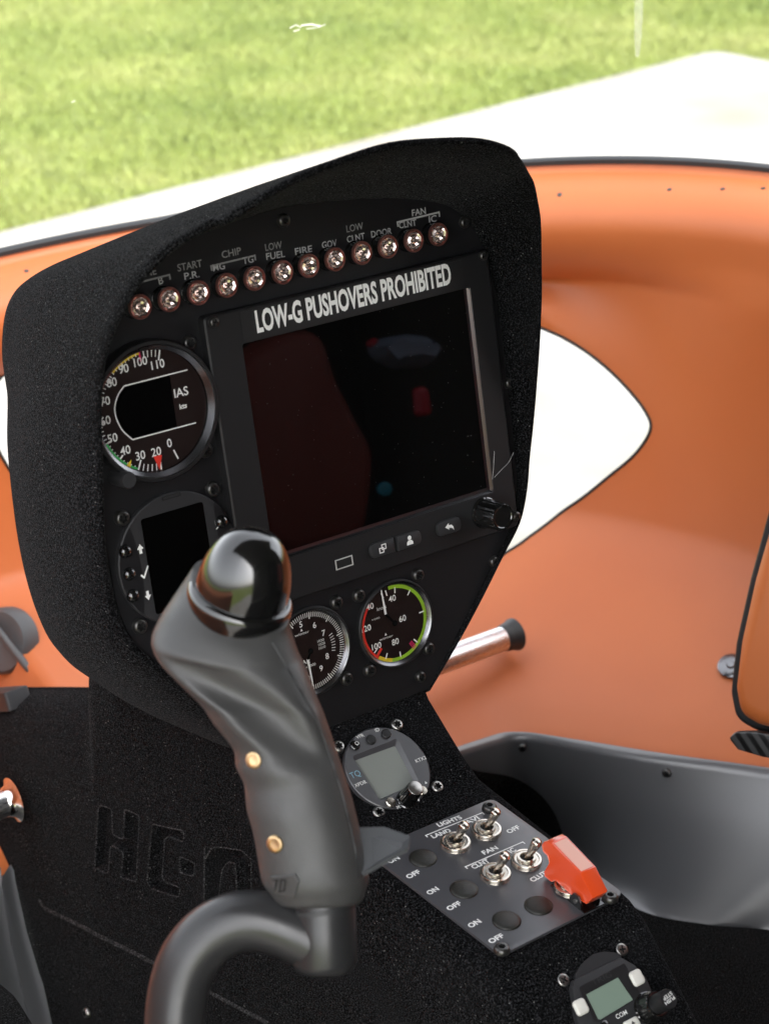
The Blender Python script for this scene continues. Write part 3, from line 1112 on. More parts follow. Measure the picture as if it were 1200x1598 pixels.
def bracket(mb, fr, org, a, b_, drop, wd, z):
    a, b_ = fr.px(*a, z) - org, fr.px(*b_, z) - org
    mb.strip(a, b_, wd, z)
    t = (b_ - a).normalized(); dn = Vector((t.y, -t.x))
    e = t * wd / 2
    mb.strip(a + e, a + e + dn * drop, wd, z + 0.00002); mb.strip(b_ - e, b_ - e + dn * drop, wd, z + 0.00002)


for a, b_, mm_ in (((55, 287), (172, 257), 'grey_print'), ((297, 231), (438, 197), 'grey_print'), ((878, 94), (1012, 62), 'grey_print2')):
    cap = MB(); bracket(cap, PAN, Z0, c2(*a), c2(*b_), 0.003, 0.0011, zz); cap.build('bracket_line', M[mm_], plate_o, 0)
# small black push knob under the airspeed indicator
kb = PAN.px(203, 750, 0.017)
k_o = MB().lathe([(0.0052, 0), (0.0052, 0.0155), (0.0046, 0.0168), (0.0, 0.0170)], 24).build('push_knob', M['bezel_grey'], console, 40, mw=on(PAN, kb.x, kb.y, 0))

# raised lettering on the left wall
WX = U0 - 0.0625 - 0.008


def wall_pt(x, y, X0):
    p = hit(x, y, (X0, 0, 0), Vector((1, 0, 0)))
    return p.y, p.z


def z5(x, y):
    return (180 + x / 4.0, 1150 + y / 4.0)


def z3(x, y):
    return (x / 3.568, 1150 + y / 3.568)


lets = [
    [z3(*p) for p in ((550, 395), (625, 410), (630, 555), (690, 578), (695, 430), (780, 458), (762, 815), (675, 780), (690, 645), (620, 615), (605, 765), (530, 745))],
    [z5(*p) for p in ((235, 555), (300, 560), (430, 605), (430, 675), (330, 650), (308, 680), (295, 880), (320, 915), (405, 945), (400, 1010), (225, 950), (200, 900))],
    [z5(*p) for p in ((405, 770), (498, 800), (494, 872), (405, 845))],
    [z5(*p) for p in ((600, 650), (640, 650), (790, 700), (850, 760), (850, 960), (835, 1130), (770, 1130), (750, 770), (700, 750), (665, 790), (650, 985), (640, 1100), (555, 1060), (560, 700))],
]
PGV = [[Vector(p) for p in row] for row in PG]
PNC = len(PG[0])


def pg_uv(x, y):
    h_ = wl.ray_cast(CAM, ray(x, y))
    r, j = divmod(h_[2], PNC - 1)
    o = PGV[r][j]; ex = PGV[r][j + 1] - o; ey = PGV[r + 1][j] - o
    A_, B_, C_ = ex.dot(ex), ex.dot(ey), ey.dot(ey)
    d_ = h_[0] - o; e_, f_ = d_.dot(ex), d_.dot(ey)
    det = A_ * C_ - B_ * B_
    return Vector((j + (e_ * C_ - f_ * B_) / det, r + (A_ * f_ - B_ * e_) / det))


def pg_pt(u, v):
    j = min(PNC - 2, max(0, int(u))); r = min(len(PGV) - 2, max(0, int(v)))
    fu, fv = u - j, v - r
    return PGV[r][j].lerp(PGV[r][j + 1], fu).lerp(PGV[r + 1][j].lerp(PGV[r + 1][j + 1], fu), fv)


def round_px(P, rad):
    if sum(P[i - 1][0] * P[i][1] - P[i][0] * P[i - 1][1] for i in range(len(P))) < 0: P = P[::-1]
    return rounded(P, rad, 2)


luv = [[pg_uv(*q) for q in round_px(P, 4)] for P in lets]
pts2 = [Vector((j, r)) for r in range(len(PGV)) for j in range(PNC)]
ed = []
for P in luv:
    n0 = len(pts2); pts2 += P
    ed += [(n0 + i, n0 + (i + 1) % len(P)) for i in range(len(P))]
ov, oe, of, _, _, _ = delaunay_2d_cdt(pts2, ed, [], 0, 1e-6)
pm = MB()
pm.v = [tuple(pg_pt(*q)) for q in ov]
pm.f = [tuple(t_) for t_ in of if not any(inside((ov[t_[0]] + ov[t_[1]] + ov[t_[2]]) / 3, P) for P in luv)]
pm.f.append(tuple(k for k in []) or (0, 1, 2)) if False else None
ped = pm.build('pedestal', M['flock'], console, 50)
inw_ = Vector((1, 0, 0))
for P in luv:
    pts = [pg_pt(*q) for q in P]
    flat = [(p.y, p.z) for p in pts]
    if sum(flat[i - 1][0] * flat[i][1] - flat[i][0] * flat[i - 1][1] for i in range(len(flat))) < 0:
        pts.reverse(); flat.reverse()

    def ins(dd, dep):
        q = inset(flat, dd)
        return [tuple(Vector((pts[i].x, q[i][0], q[i][1])) + inw_ * dep) for i in range(len(pts))]
    fl_ = ins(0.0024, 0.0066)
    lt = MB().loops([ins(0.0019, 0.0058), fl_])
    tri = tessellate_polygon([[Vector((p[1], p[2], 0)) for p in fl_]])
    lt.add(fl_, [tuple(t_) for t_ in tri])
    lo = lt.build('recessed_letter', M['flock'], ped, 40)
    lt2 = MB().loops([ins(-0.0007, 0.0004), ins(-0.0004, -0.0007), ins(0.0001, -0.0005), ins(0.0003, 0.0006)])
    lt2.build('letter_edge', M['flocklit'], ped, 60)  # thin bead round the letter, its lit edge painted in paler flock
    MB().loops([ins(0, 0), ins(0.0004, 0.0006), ins(0.0019, 0.0058)]).build('letter_wall', M['flock'], ped, 60)
# moulded crease line on the wall, its highlight painted in paler flock
cr = []
for x, y in ((62, 1405), (75, 1420), (100, 1432), (160, 1463), (240, 1503), (330, 1550), (420, 1598)):
    h = wl.ray_cast(CAM, ray(x, y)); cr.append(h[0])
cr = catmull(cr, 6)
MB().loops([[tuple(p + Vector((0.004, 0, 0.006))) for p in cr], [tuple(p + Vector((-0.0012, 0, 0.0010))) for p in cr], [tuple(p + Vector((-0.0014, 0, -0.0006))) for p in cr], [tuple(p + Vector((0.004, 0, -0.003))) for p in cr]], False).build('moulded_ridge', M['flocklit'], console, 60)
h = wl.ray_cast(CAM, ray(138, 1580))
mb, rc = screw_meshes(0.0046, 'torx', M['steel'])
o = mb.build('screw', M['steel'], ped, 50); o.matrix_world = Matrix.Translation(h[0]) @ Vector((-1, 0, 0.1)).to_track_quat('Z', 'Y').to_matrix().to_4x4()
rc.build('recess', M['recess'], o, 0)

# ------------------------------------------------------------------ warning lights
LNAMES = [('leftmost warning light with the A caption, half tucked under the hood edge'), ('warning light under the B caption at the left of the row'),
          ('warning light under the START P.R. caption'), ('warning light under the MG caption of the CHIP bracket'), ('warning light under the TG caption of the CHIP bracket'),
          ('warning light under the LOW FUEL caption'), ('warning light under the FIRE caption'), ('warning light under the GOV caption'),
          ('warning light under the LOW CLNT caption'), ('warning light under the DOOR caption'), ('warning light under the CLNT caption of the FAN bracket'), ('rightmost warning light under the IC caption of the FAN bracket')]
LPX = [(220, 479), (265, 467), (311, 457), (355, 445), (398, 434), (442, 425), (482, 415), (522, 405), (565, 395), (606, 385), (647, 376), (685, 366)]
la = PAN.px(*LPX[0], 0.009); lz = PAN.px(*LPX[-1], 0.009)
wl0 = None
for i in range(12):
    p = la.lerp(lz, i / 11)
    q = PAN.px(*LPX[i], 0.009)
    p = p.lerp(q, 0.5)
    mw = on(PAN, p.x, p.y, 0, random.uniform(0, 6))
    if i == 0:
        wl0 = thing('warning_light', LNAMES[0], 'warning light', mw, 'warning lights in a row above the display')
        MB().lathe([(0.0076, 0), (0.0076, 0.0008), (0.0071, 0.0010), (0.0071, 0.0072)], 32, cap1=False).build('barrel', M['gloss'], wl0)
        MB().lathe([(0.0071, 0.0072), (0.0075, 0.0073), (0.0076, 0.0086), (0.0073, 0.0092), (0.0068, 0.0092), (0.0065, 0.0085), (0.0065, 0.0075)], 32, cap1=False).build('rim_ring', M['copper'], wl0)
        lens = MB()
        L = []
        for r, z in ((0.0065, 0.0076), (0.0057, 0.0088), (0.0046, 0.0082), (0.0034, 0.0094), (0.0020, 0.0088), (0.0009, 0.0096)):
            L.append([(r * math.cos(2 * math.pi * k / 12), r * math.sin(2 * math.pi * k / 12), z + (0.0005 if k % 2 else -0.0003)) for k in range(12)])
        lens.loops(L, True, False, True).build('lens', M['lens'], wl0, 20)
    else:
        o = wl0.copy(); C.objects.link(o); o.matrix_world = mw; o['label'] = LNAMES[i]
        for ch in wl0.children:
            c_ = ch.copy(); C.objects.link(c_); c_.parent = o

# ------------------------------------------------------------------ main flight display
HB = 0.008
bz = [PAN.px(*p, HB) for p in ((322, 494), (762, 391), (809.5, 825), (384, 957))]   # TL TR BR BL
x0 = (bz[0].x + bz[3].x) / 2; x1 = (bz[1].x + bz[2].x) / 2; y1 = (bz[0].y + bz[1].y) / 2; y0 = (bz[2].y + bz[3].y) / 2
dc = Vector(((x0 + x1) / 2, (y0 + y1) / 2))
disp = thing('flight_display', 'large rectangular flight display with dark glass screen below LOW-G PUSHOVERS PROHIBITED', 'display', on(PAN, dc.x, dc.y))
sc_ = [PAN.px(*p, HB) for p in ((378, 537), (731, 449), (771, 767))]
s0 = sc_[0].x - dc.x; s1 = (sc_[1].x + sc_[2].x) / 2 - dc.x; t1 = (sc_[0].y + sc_[1].y) / 2 - dc.y; t0 = sc_[2].y - dc.y
outer = rect(x0 - dc.x, y0 - dc.y, x1 - dc.x, y1 - dc.y, 0.004, 6)
inner = rect(s0, t0, s1, t1, 0.002, 6)
MB().frame(outer, inner, 0.0, HB, bev=0.001).build('bezel', M['bezel'], disp, 30)
MB().add([(s0 - .002, t0 - .002, HB - 0.0022), (s1 + .002, t0 - .002, HB - 0.0022), (s1 + .002, t1 + .002, HB - 0.0022), (s0 - .002, t1 + .002, HB - 0.0022)], [(0, 1, 2, 3)]).build('screen', M['screen'], disp, 0)
# bright machined step along the right and bottom of the glass
e = 0.0034
L = [[(s0, t0, HB - 0.0021), (s1, t0, HB - 0.0021), (s1, t1, HB - 0.0021)], [(s0, t0 - e * 0.45, HB + 0.0001), (s1 + e * 0.45, t0 - e * 0.45, HB + 0.0001), (s1 + e * 0.45, t1, HB + 0.0001)],
     [(s0, t0 - e, HB + 0.0003), (s1 + e, t0 - e, HB + 0.0003), (s1 + e, t1, HB + 0.0003)]]
L = [[(s0, t0 + e, HB - 0.0021), (s1 - e, t0 + e, HB - 0.0021), (s1 - e, t1, HB - 0.0021)], [(s0, t0 + e * 0.4, HB - 0.0019), (s1 - e * 0.4, t0 + e * 0.4, HB - 0.0019), (s1 - e * 0.4, t1, HB - 0.0019)],
     [(s0, t0 - e * 0.1, HB + 0.0002), (s1 + e * 0.1, t0 - e * 0.1, HB + 0.0002), (s1 + e * 0.1, t1, HB + 0.0002)]]
MB().loops(L, False).build('screen_edge', M['bevel'], disp, 0)
# label strip
a0 = PAN.px(374, 488, HB).x - dc.x
a1 = PAN.px(718, 418, HB)
ys = PAN.px(500, 459, HB).y - dc.y
MB().prism(rect(a0, t1 + 0.0008, s1 - 0.004, y1 - dc.y - 0.0022), HB, HB + 0.0003).build('label_strip', M['placard'], disp, 0)
tx = MB()
text_px(tx, PAN, dc, 'LOW-G PUSHOVERS PROHIBITED', (402, 518.5), (705, 441.5), 0.0128, HB + 0.0005, 0.034)
tx.build('warning_text', M['white'], disp, 0)
for p in ((336, 503), (756, 399), (807, 806)):
    screw(PAN, p, disp, dc, 0.0034, 'cross', None, HB)


def keycap(px0, px1, hh, r):
    a, b_ = PAN.px(*px0, HB + 0.002) - dc, PAN.px(*px1, HB + 0.002) - dc
    return a, b_


def pill(c, wd, ht, flat=None):
    x, y = c
    rr = ht / 2
    rs = [rr * 0.95] * 4
    if flat == 'r': rs = [rr * 0.95, 0.0006, 0.0006, rr * 0.95]
    if flat == 'l': rs = [0.0006, rr * 0.95, rr * 0.95, 0.0006]
    return rounded([(x - wd / 2, y - ht / 2), (x + wd / 2, y - ht / 2), (x + wd / 2, y + ht / 2), (x - wd / 2, y + ht / 2)], rs, 5)


def key(px, wd, flat):
    c = PAN.px(*px, HB + 0.002) - dc
    MB().frame(pill(c, wd + 0.0016, 0.0116, flat), pill(c, wd, 0.0100, flat), HB - 0.0005, HB + 0.0003).build('key_surround', M['recess'], disp, 0)
    k = MB().prism(pill(c, wd, 0.0100, flat), HB - 0.001, HB + 0.0022, 0.0007).build('key', M['bezel_grey'], disp, 40)
    return c, k


def icon(poly_list, c, k):
    mb = MB()
    for P in poly_list:
        mb.poly([(c.x + x / 1000, c.y + y / 1000) for x, y in P], HB + 0.0023)
    mb.build('icon', M['white'], k, 0)


c, k = key((597, 856), 0.0195, 'r')
sq = lambda x, y, s, t: [[(x - s, y - s), (x + s, y - s), (x + s, y - s + t), (x - s, y - s + t)], [(x - s, y + s - t), (x + s, y + s - t), (x + s, y + s), (x - s, y + s)],
                          [(x - s, y - s), (x - s + t, y - s), (x - s + t, y + s), (x - s, y + s)], [(x + s - t, y - s), (x + s, y - s), (x + s, y + s), (x + s - t, y + s)]]
icon(sq(-1.0, -0.9, 1.9, 0.7) + sq(1.0, 1.1, 1.9, 0.7), c, k)
c, k = key((639, 843), 0.0195, 'l')
icon([circ((0, 1.7), 1.5, 16), [(-2.6, -3.0), (2.6, -3.0), (2.4, -1.2), (1.2, 0.1), (-1.2, 0.1), (-2.4, -1.2)]], c, k)
c, k = key((701, 822), 0.0200, None)
icon([[(-3.6, 0.4), (-0.4, -2.0), (-0.4, 2.8)], [(-0.5, -0.5), (2.2, -1.4), (3.4, -3.2), (3.1, -0.6), (1.8, 1.1), (-0.5, 1.3)]], c, k)
# usb socket
c = PAN.px(537, 878, HB) - dc
u_ = MB().frame(rect(c.x - 0.0068, c.y - 0.0034, c.x + 0.0068, c.y + 0.0034), rect(c.x - 0.0060, c.y - 0.0027, c.x + 0.0060, c.y + 0.0027), HB - 0.004, HB + 0.0003).build('usb_socket', M['tin'], disp, 0)
MB().prism(rect(c.x - 0.0062, c.y - 0.003, c.x + 0.0062, c.y + 0.003), HB - 0.0005, HB + 0.00005).prism(rect(c.x - 0.0060, c.y + 0.0004, c.x + 0.0040, c.y + 0.0018), HB + 0.00005, HB + 0.0002).build('socket_tongue', M['recess'], u_, 0)


def knurled(r0, r1, h, seg=72, depth=0.00045, z0=0.0, top=0.8):
    mb = MB()
    L = []
    for r, z, kn in ((r0 * 1.08, z0, 0), (r0 * 1.08, z0 + 0.0015, 0), (r0, z0 + 0.002, 1), (r1, h - 0.0012, 1), (r1 - 0.0008, h, 0), (r1 * top, h, 0), (r1 * top - 0.0006, h - 0.0004, 0)):
        L.append([((r - (depth if kn and k % 4 < 2 else 0)) * math.cos(2 * math.pi * k / seg), (r - (depth if kn and k % 4 < 2 else 0)) * math.sin(2 * math.pi * k / seg), z) for k in range(seg)])
    return mb.loops(L, True, True, True)


c = PAN.px(782, 804, HB + 0.021) - dc
c = PAN.px(764, 802, HB + 0.006) - dc
knurled(0.0100, 0.0094, 0.0205).build('rotary_knob', M['gloss'], disp, 30, local=local(c.x, c.y, HB))
# ghost print and two hairs lying on the bezel
fb = MB()
for P in (((770, 722), (771, 704), (770, 726), (768, 748)), ((771, 745), (783, 732), (793, 722), (801, 706))):
    q = [PAN.px(x, y, HB + 0.0006) - dc for x, y in P]
    fb.tube([(a.x, a.y, HB + 0.0007) for a in catmull([Vector((*v_, 0)) for v_ in q], 5)], 0.00012, 5)
tag(fb.build('lint_hair', M['fibre'], disp))


# ------------------------------------------------------------------ airspeed indicator
def ang_of(fr, org, px, h):
    p = fr.px(*px, h) - org
    return math.atan2(p.y, p.x)


AC = Vector((-0.1482, 0.0752))
AC = PAN.px(253.5, 640.5, 0.010) * 0 + AC
asi = thing('airspeed_indicator', 'large round airspeed indicator marked IAS kts with dark window in its dial', 'gauge', on(PAN, AC.x, AC.y))
MB().lathe([(0.0432, 0), (0.0432, 0.0085), (0.0424, 0.0098), (0.0405, 0.0100)], 96, cap1=False).build('bezel', M['bezel'], asi)
MB().lathe([(0.0406, 0.0100), (0.0398, 0.0098), (0.0372, 0.0062)], 96, cap1=False).build('bevel_ring', M['bevel'], asi)
MB().lathe([(0.0372, 0.0062), (0.0370, 0.0040)], 96, cap1=False).build('inner_wall', M['gloss'], asi)
DH = 0.0042
MB().lathe([(0.0371, DH)], 96).build('dial', M['dial'], asi, 0)


def z2(x, y):
    return (150 + x / 3.993, 380 + y / 3.993)


nums = MB()
for s_, p in (('110', (385, 752)), ('100', (277, 735)), ('90', (172, 780)), ('80', (98, 865)), ('70', (57, 982)), ('60', (60, 1103)), ('50', (103, 1212)), ('40', (183, 1288)), ('30', (277, 1320)), ('20', (375, 1297)), ('0', (457, 1243))):
    q = PAN.px(*z2(*p), DH) - AC
    put_text(nums, s_, q, 0.0050, DH + 0.0002, bold=0.012, kx=0.95)
q = PAN.px(*z2(530, 925), DH) - AC; put_text(nums, 'IAS', q, 0.0052, DH + 0.0002, kx=1.0)
q = PAN.px(*z2(543, 1012), DH) - AC; put_text(nums, 'kts', q, 0.0030, DH + 0.0002, bold=0.03)
# window outline
z_ = DH + 0.0002
tl, tr = PAN.px(*z2(175, 888), DH) - AC, PAN.px(*z2(570, 787), DH) - AC
bl, br = PAN.px(*z2(228, 1222), DH) - AC, PAN.px(*z2(622, 1117), DH) - AC
nums.strip(tl, tr, 0.0008, z_); nums.strip(bl, br, 0.0008, z_)
lp = [PAN.px(*z2(*p), DH) - AC for p in ((175, 888), (140, 940), (120, 1000), (118, 1050), (135, 1110), (170, 1170), (228, 1222))]
lp = catmull([Vector((*p, 0)) for p in lp], 5)
for a, b_ in zip(lp, lp[1:]):
    nums.strip(a, b_, 0.0008, z_ + 0.00002)
lcd = [PAN.px(*z2(*p), DH) - AC for p in ((185, 893), (460, 822), (505, 1143), (232, 1216), (178, 1170), (142, 1108), (125, 1050), (127, 1000), (147, 942))]
MB().poly([(p.x, p.y) for p in lcd][::-1], DH + 0.0001).build('window', M['lcd_black'], asi, 0)
# scale: angle of each number from the tick positions
TK = {110: (395, 682), 100: (268, 680), 90: (150, 735), 40: (150, 1345), 30: (270, 1390), 20: (402, 1368)}
TA = {k_: ang_of(PAN, AC, z2(*p), DH) % (2 * math.pi) for k_, p in TK.items()}
ks = sorted(TA)


def a_of(kt_):
    pts = [(20, TA[20]), (30, TA[30]), (40, TA[40]), (90, TA[90]), (100, TA[100]), (110, TA[110])]
    for (k0, a0_), (k1, a1_) in zip(pts, pts[1:]):
        if kt_ <= k1:
            return a0_ + (a1_ - a0_) * (kt_ - k0) / (k1 - k0)
    return pts[-1][1]


R1 = 0.0366


def tick(mb, a, r0, r1, wd, z=z_, c=(0, 0)):
    mb.strip((c[0] + r0 * math.cos(a), c[1] + r0 * math.sin(a)), (c[0] + r1 * math.cos(a), c[1] + r1 * math.sin(a)), wd, z)


for kt_ in range(20, 111, 2):
    major = kt_ % 10 == 0
    long_ = kt_ < 30 or kt_ >= 100
    if kt_ == 100: continue
    tick(nums, a_of(kt_), R1 - (0.0062 if kt_ in (110, 20, 30) else (0.004 if major else (0.0042 if long_ else 0.002))), R1, 0.0010 if major else 0.0006)
a0_ = ang_of(PAN, AC, z2(492, 1302), DH)
tick(nums, a0_, 0.0285, 0.0350, 0.0010)
nums.build('dial_print', M['white'], asi, 0)
MB().arc((0, 0), R1 - 0.0012, R1, a_of(100), a_of(84), z_).build('yellow_arc', M['yellow'], asi, 0)
mg = MB(); tick(mg, a_of(100), R1 - 0.0055, R1, 0.0012); mg.build('red_line', M['magenta'], asi, 0)
MB().arc((0, 0), R1 - 0.0012, R1, a_of(30.5), a_of(50), z_ + .00003).build('green_arc', M['green'], asi, 0)
rt = MB()
a = a_of(21.5)
cs = lambda r, da=0: (r * math.cos(a + da), r * math.sin(a + da))
rt.poly([cs(R1 - 0.0088, -0.085), cs(R1, 0.03), cs(R1 - 0.0088, 0.13)], z_ + 0.00006)
rt.build('red_pointer', M['red'], asi, 0)
a = a_of(35)
MB().poly([cs(R1, -0.04), cs(R1 - 0.0045, 0.0), cs(R1, 0.04)], z_ + 0.00006).build('yellow_pointer', M['yellow'], asi, 0)
MB().lathe([(0.0372, 0.0063)], 64).build('cover_glass', M['cover'], asi, 0)
for p in ((298, 536), (323, 703)):
    screw(PAN, p, asi, AC, 0.0050)

# ------------------------------------------------------------------ round multi display (left, lower)
ca = PAN.px(335, 764, 0.003); cb = PAN.px(221, 978, 0.003)
MC = (ca + cb) / 2
mfd = thing('engine_display', 'round dark grey engine display with blank square screen, partly behind stick cap', 'display', on(PAN, MC.x, MC.y))
rl = (PAN.px(186.5, 880, 0.004) - MC).length
rm = 0.0415
MB().lathe([(rm, 0), (rm, 0.0035), (rm - 0.0008, 0.0042)], 80).build('bezel', M['bezel_grey'], mfd, 30)
HM = 0.0042


def zr(x, y):
    return (150 + x / 4.0, 730 + y / 4.0)


def mp(x, y, h=HM):
    p = PAN.px(*zr(x, y), h) - MC
    return (p.x, p.y)


scr = [Vector(mp(283, 322)), Vector(mp(665, 210)), Vector(mp(372, 918))]
wv_ = scr[1] - scr[0]; hv_ = scr[2] - scr[0]
qx0, qx1, qy1, qy0 = (scr[0].x + scr[2].x) / 2, scr[1].x, (scr[0].y + scr[1].y) / 2, scr[2].y
MB().prism(rect(qx0, qy0, qx1, qy1, 0.002), HM - 0.0002, HM + 0.0002).build('screen', M['lcd_black'], mfd, 0)
L = [[(qx1 + 0.0002, qy1, HM + 0.0001), (qx1 + 0.0002, qy0, HM + 0.0001)], [(qx1 + 0.0045, qy1 - 0.002, HM + 0.0007), (qx1 + 0.0045, qy0, HM + 0.0007)], [(qx1 + 0.0075, qy1 - 0.006, HM + 0.0002), (qx1 + 0.0075, qy0, HM + 0.0002)]]
MB().loops(L, False).build('screen_lip', M['bezel_grey'], mfd, 40)
# crescents milled out for the buttons
for sg in (-1, 1):
    cres = MB()
    A = []
    for k in range(17):
        a = math.pi + sg * 0 + (k / 16 - 0.5) * 1.5
        A.append((rm * 0.985 * math.cos(a) * -sg * -1 if sg < 0 else rm * 0.985 * math.cos(a) * -1, rm * 0.985 * math.sin(a)))
    A = [(sg * abs(x), y) for x, y in A]
    Bq = []
    for x, y in A:
        ymax = rm * 0.985 * math.sin(0.75)
        Bq.append((sg * (rm * 0.985 * math.cos(0.75) - 0.0035 * (1 - (y / ymax) ** 2)), y))
    cres.loops([[(x, y, HM + 0.0002) for x, y in A], [(x, y, HM + 0.0003) for x, y in Bq]], False)
    cres.build('button_recess', M['plate'], mfd, 0)
for x, y in ((195, 527), (220, 668), (243, 803), (797, 340)):
    p = mp(x, y, HM + 0.003)
    MB().lathe([(0.0042, 0), (0.0042, 0.0012), (0.0036, 0.0026), (0.0022, 0.0036), (0.0, 0.004)], 24).build('button', M['gloss'], mfd, 40, local=local(p[0], p[1], HM))
ic = MB()
zi = HM + 0.0004
x, y = mp(277, 510)
ic.poly([(x - .0022, y + .0002), (x + .0022, y + .0002), (x, y + .0034)], zi).poly([(x - .0009, y - .0026), (x + .0009, y - .0026), (x + .0009, y + .0002), (x - .0009, y + .0002)], zi)
x, y = mp(323, 793)
ic.poly([(x - .0022, y - .0002), (x, y - .0034), (x + .0022, y - .0002)], zi).poly([(x - .0009, y - .0002), (x + .0009, y - .0002), (x + .0009, y + .0026), (x - .0009, y + .0026)], zi)
x, y = mp(303, 660)
ic.strip((x - .0026, y - .0002), (x - .0006, y - .0026), .0011, zi).strip((x - .0010, y - .0028), (x + .0030, y + .0042), .0011, zi + .00002)
x, y = mp(742, 362)
ic.arc((x, y), .0019, .0026, R(125), R(415), zi).strip((x, y + .0004), (x, y + .0032), .0008, zi + .00002)
ic.build('icon', M['white'], mfd, 0)
x, y = mp(470, 178)
MB().frame(rect(x - .0066, y - .0013, x + .0066, y + .0013, .0006, 3), rect(x - .0058, y - .0006, x + .0058, y + .0006, .0003, 3), HM, HM + 0.0004).build('card_slot', M['recess'], mfd, 0)
for p in ((335, 764), (193, 809), (221, 978)):
    screw(PAN, p, mfd, MC, 0.0050)


# ------------------------------------------------------------------ the two small gauges
def small_gauge(c, name, label):
    g = thing(name, label, 'gauge', on(PAN, c.x, c.y))
    MB().lathe([(0.0302, 0), (0.0302, 0.0028), (0.0294, 0.0036), (0.0288, 0.0036)], 72, cap1=False).build('bezel', M['bezel'], g)
    MB().lathe([(0.0288, 0.0036), (0.0282, 0.0034), (0.0262, 0.0008)], 72, cap1=False).build('bevel_ring', M['bevel'], g)
    MB().lathe([(0.0263, 0.0007)], 72).build('dial', M['dial'], g, 0)
    MB().lathe([(0.0268, 0.0016)], 64).build('cover_glass', M['cover'], g, 0)
    return g


DG = 0.0009


def zg(x, y):
    return (400 + x / 2.6667, 740 + y / 2.6667)


KC = Vector((0.0063, -0.1074))
kg = small_gauge(KC, 'knots_gauge', 'small round knots gauge with lime green arc and red segment, right of the pair')
kp = MB()
for s_, p in (('40', (565, 517)), ('60', (608, 600)), ('80', (578, 697)), ('100', (500, 715)), ('120', (457, 642)), ('140', (468, 552))):
    q = PAN.px(*zg(*p), DG) - KC
    put_text(kp, s_, q, 0.0040, DG + 0.0001, bold=0.012)
q = PAN.px(*zg(521, 556), DG) - KC; put_text(kp, 'knots', q, 0.0024, DG + 0.0001, bold=0.0)
q = PAN.px(*zg(497, 602), DG) - KC; put_text(kp, 'V GYRO', q, 0.0012, DG + 0.0001, bold=0.0)
q = PAN.px(*zg(540, 680), DG) - KC; put_text(kp, 'winter', q, 0.0016, DG + 0.0001, bold=0.0, kx=1.8)
kp.poly([(q.x - .0009, q.y + .0016), (q.x + .0009, q.y + .0016), (q.x, q.y + .0034)], DG + .0001)
kt_px = {20: (533, 470), 30: (512, 480), 40: (576, 481), 50: (623, 517), 60: (642, 592), 75: (628, 664), 85: (594, 722), 92: (543, 750), 98: (508, 743), 99: (492, 742)}
for k_, p in kt_px.items():
    a = ang_of(PAN, KC, zg(*p), DG)
    tick(kp, a, 0.0205, 0.0245, 0.0009, DG + 0.0001)
kp.build('dial_print', M['white'], kg, 0)
aa = lambda p: ang_of(PAN, KC, zg(*p), DG)
a_top, a_bot, a_y, a_r = aa((545, 457)), aa((566, 773)), aa((508, 768)), aa((455, 532))
MB().arc((0, 0), 0.0238, 0.0262, a_top, a_bot, DG + 0.00005, 40).build('green_arc', M['lime'], kg, 0)
MB().arc((0, 0), 0.0238, 0.0262, a_bot, a_y, DG + 0.00006, 10).build('yellow_arc', M['yellow'], kg, 0)
a_r = a_r - 2 * math.pi if a_r > 0 else a_r
ra_ = MB().arc((0, 0), 0.0246, 0.0262, a_y, a_r, DG + 0.00007, 30)
a = aa((508, 748))
tick(ra_, a, 0.0190, 0.0262, 0.0018, DG + 0.00012)
ra_.build('red_arc', M['red'], kg, 0)
a = aa((632, 688))
hm = MB()
for dk in (-0.05, 0.0, 0.05):
    tick(hm, a + dk, 0.0195, 0.0256, 0.0007, DG + 0.00013)
hm.build('striped_mark', M['magenta'], kg, 0)
tipk = PAN.px(*zg(517, 475), DG) - KC
endk = PAN.px(*zg(537, 583), DG) - KC
nd = MB()
t_ = (tipk - endk).normalized(); nn_ = Vector((-t_.y, t_.x))
nd.poly([tuple(endk - nn_ * .0009), tuple(tipk - nn_ * .0004), tuple(tipk + nn_ * .0004), tuple(endk + nn_ * .0009)], DG + 0.0004)
ndo = nd.build('needle', M['white'], kg, 0)
MB().lathe([(0.0020, DG), (0.0020, DG + 0.0005)], 20).strip((0, 0), tuple(endk), 0.0016, DG + 0.0003).build('needle_hub', M['gloss'], ndo, 0)
for p in ((654, 898), (562, 930), (671, 1013), (579, 1047)):
    screw(PAN, p, kg, KC, 0.0046)

BC = Vector((-0.0612, -0.1064))
ag = small_gauge(BC, 'altimeter', 'small round altimeter with black dial and white ticks, half behind stick grip')
ap = MB()
alt_dir = {5: (185, 625), 6: (242, 628), 7: (280, 660), 8: (295, 757), 9: (270, 808), 0: (218, 850), 4: (140, 664)}
for k_, p in alt_dir.items():
    q = PAN.px(*zg(*p), DG) - BC
    put_text(ap, str(k_), q, 0.0038, DG + 0.0001, bold=0.012)
az = ang_of(PAN, BC, zg(232, 882), DG)
for k_ in range(100):
    a = az + 2 * math.pi * k_ / 100
    tick(ap, a, 0.0262 - (0.0046 if k_ % 10 == 0 else 0.0033), 0.0260, 0.0007 if k_ % 10 == 0 else 0.00045, DG + 0.0001)
for s_, p, h_ in (('1030', (268, 692), 0.0017), ('1020', (272, 706), 0.0017), ('1010', (274, 721), 0.0017), ('Alt', (207, 780), 0.0030), ('feet x 1000', (212, 801), 0.0017), ('911', (165, 749), 0.0018), ('winter', (190, 663), 0.0017)):
    q = PAN.px(*zg(*p), DG) - BC
    put_text(ap, s_, q, h_, DG + 0.0001, bold=0.0, kx=1.7 if s_ == 'winter' else 1.15)
    if s_ == 'winter': ap.poly([(q.x - .0009, q.y + .0016), (q.x + .0009, q.y + .0016), (q.x, q.y + .0034)], DG + .0001)
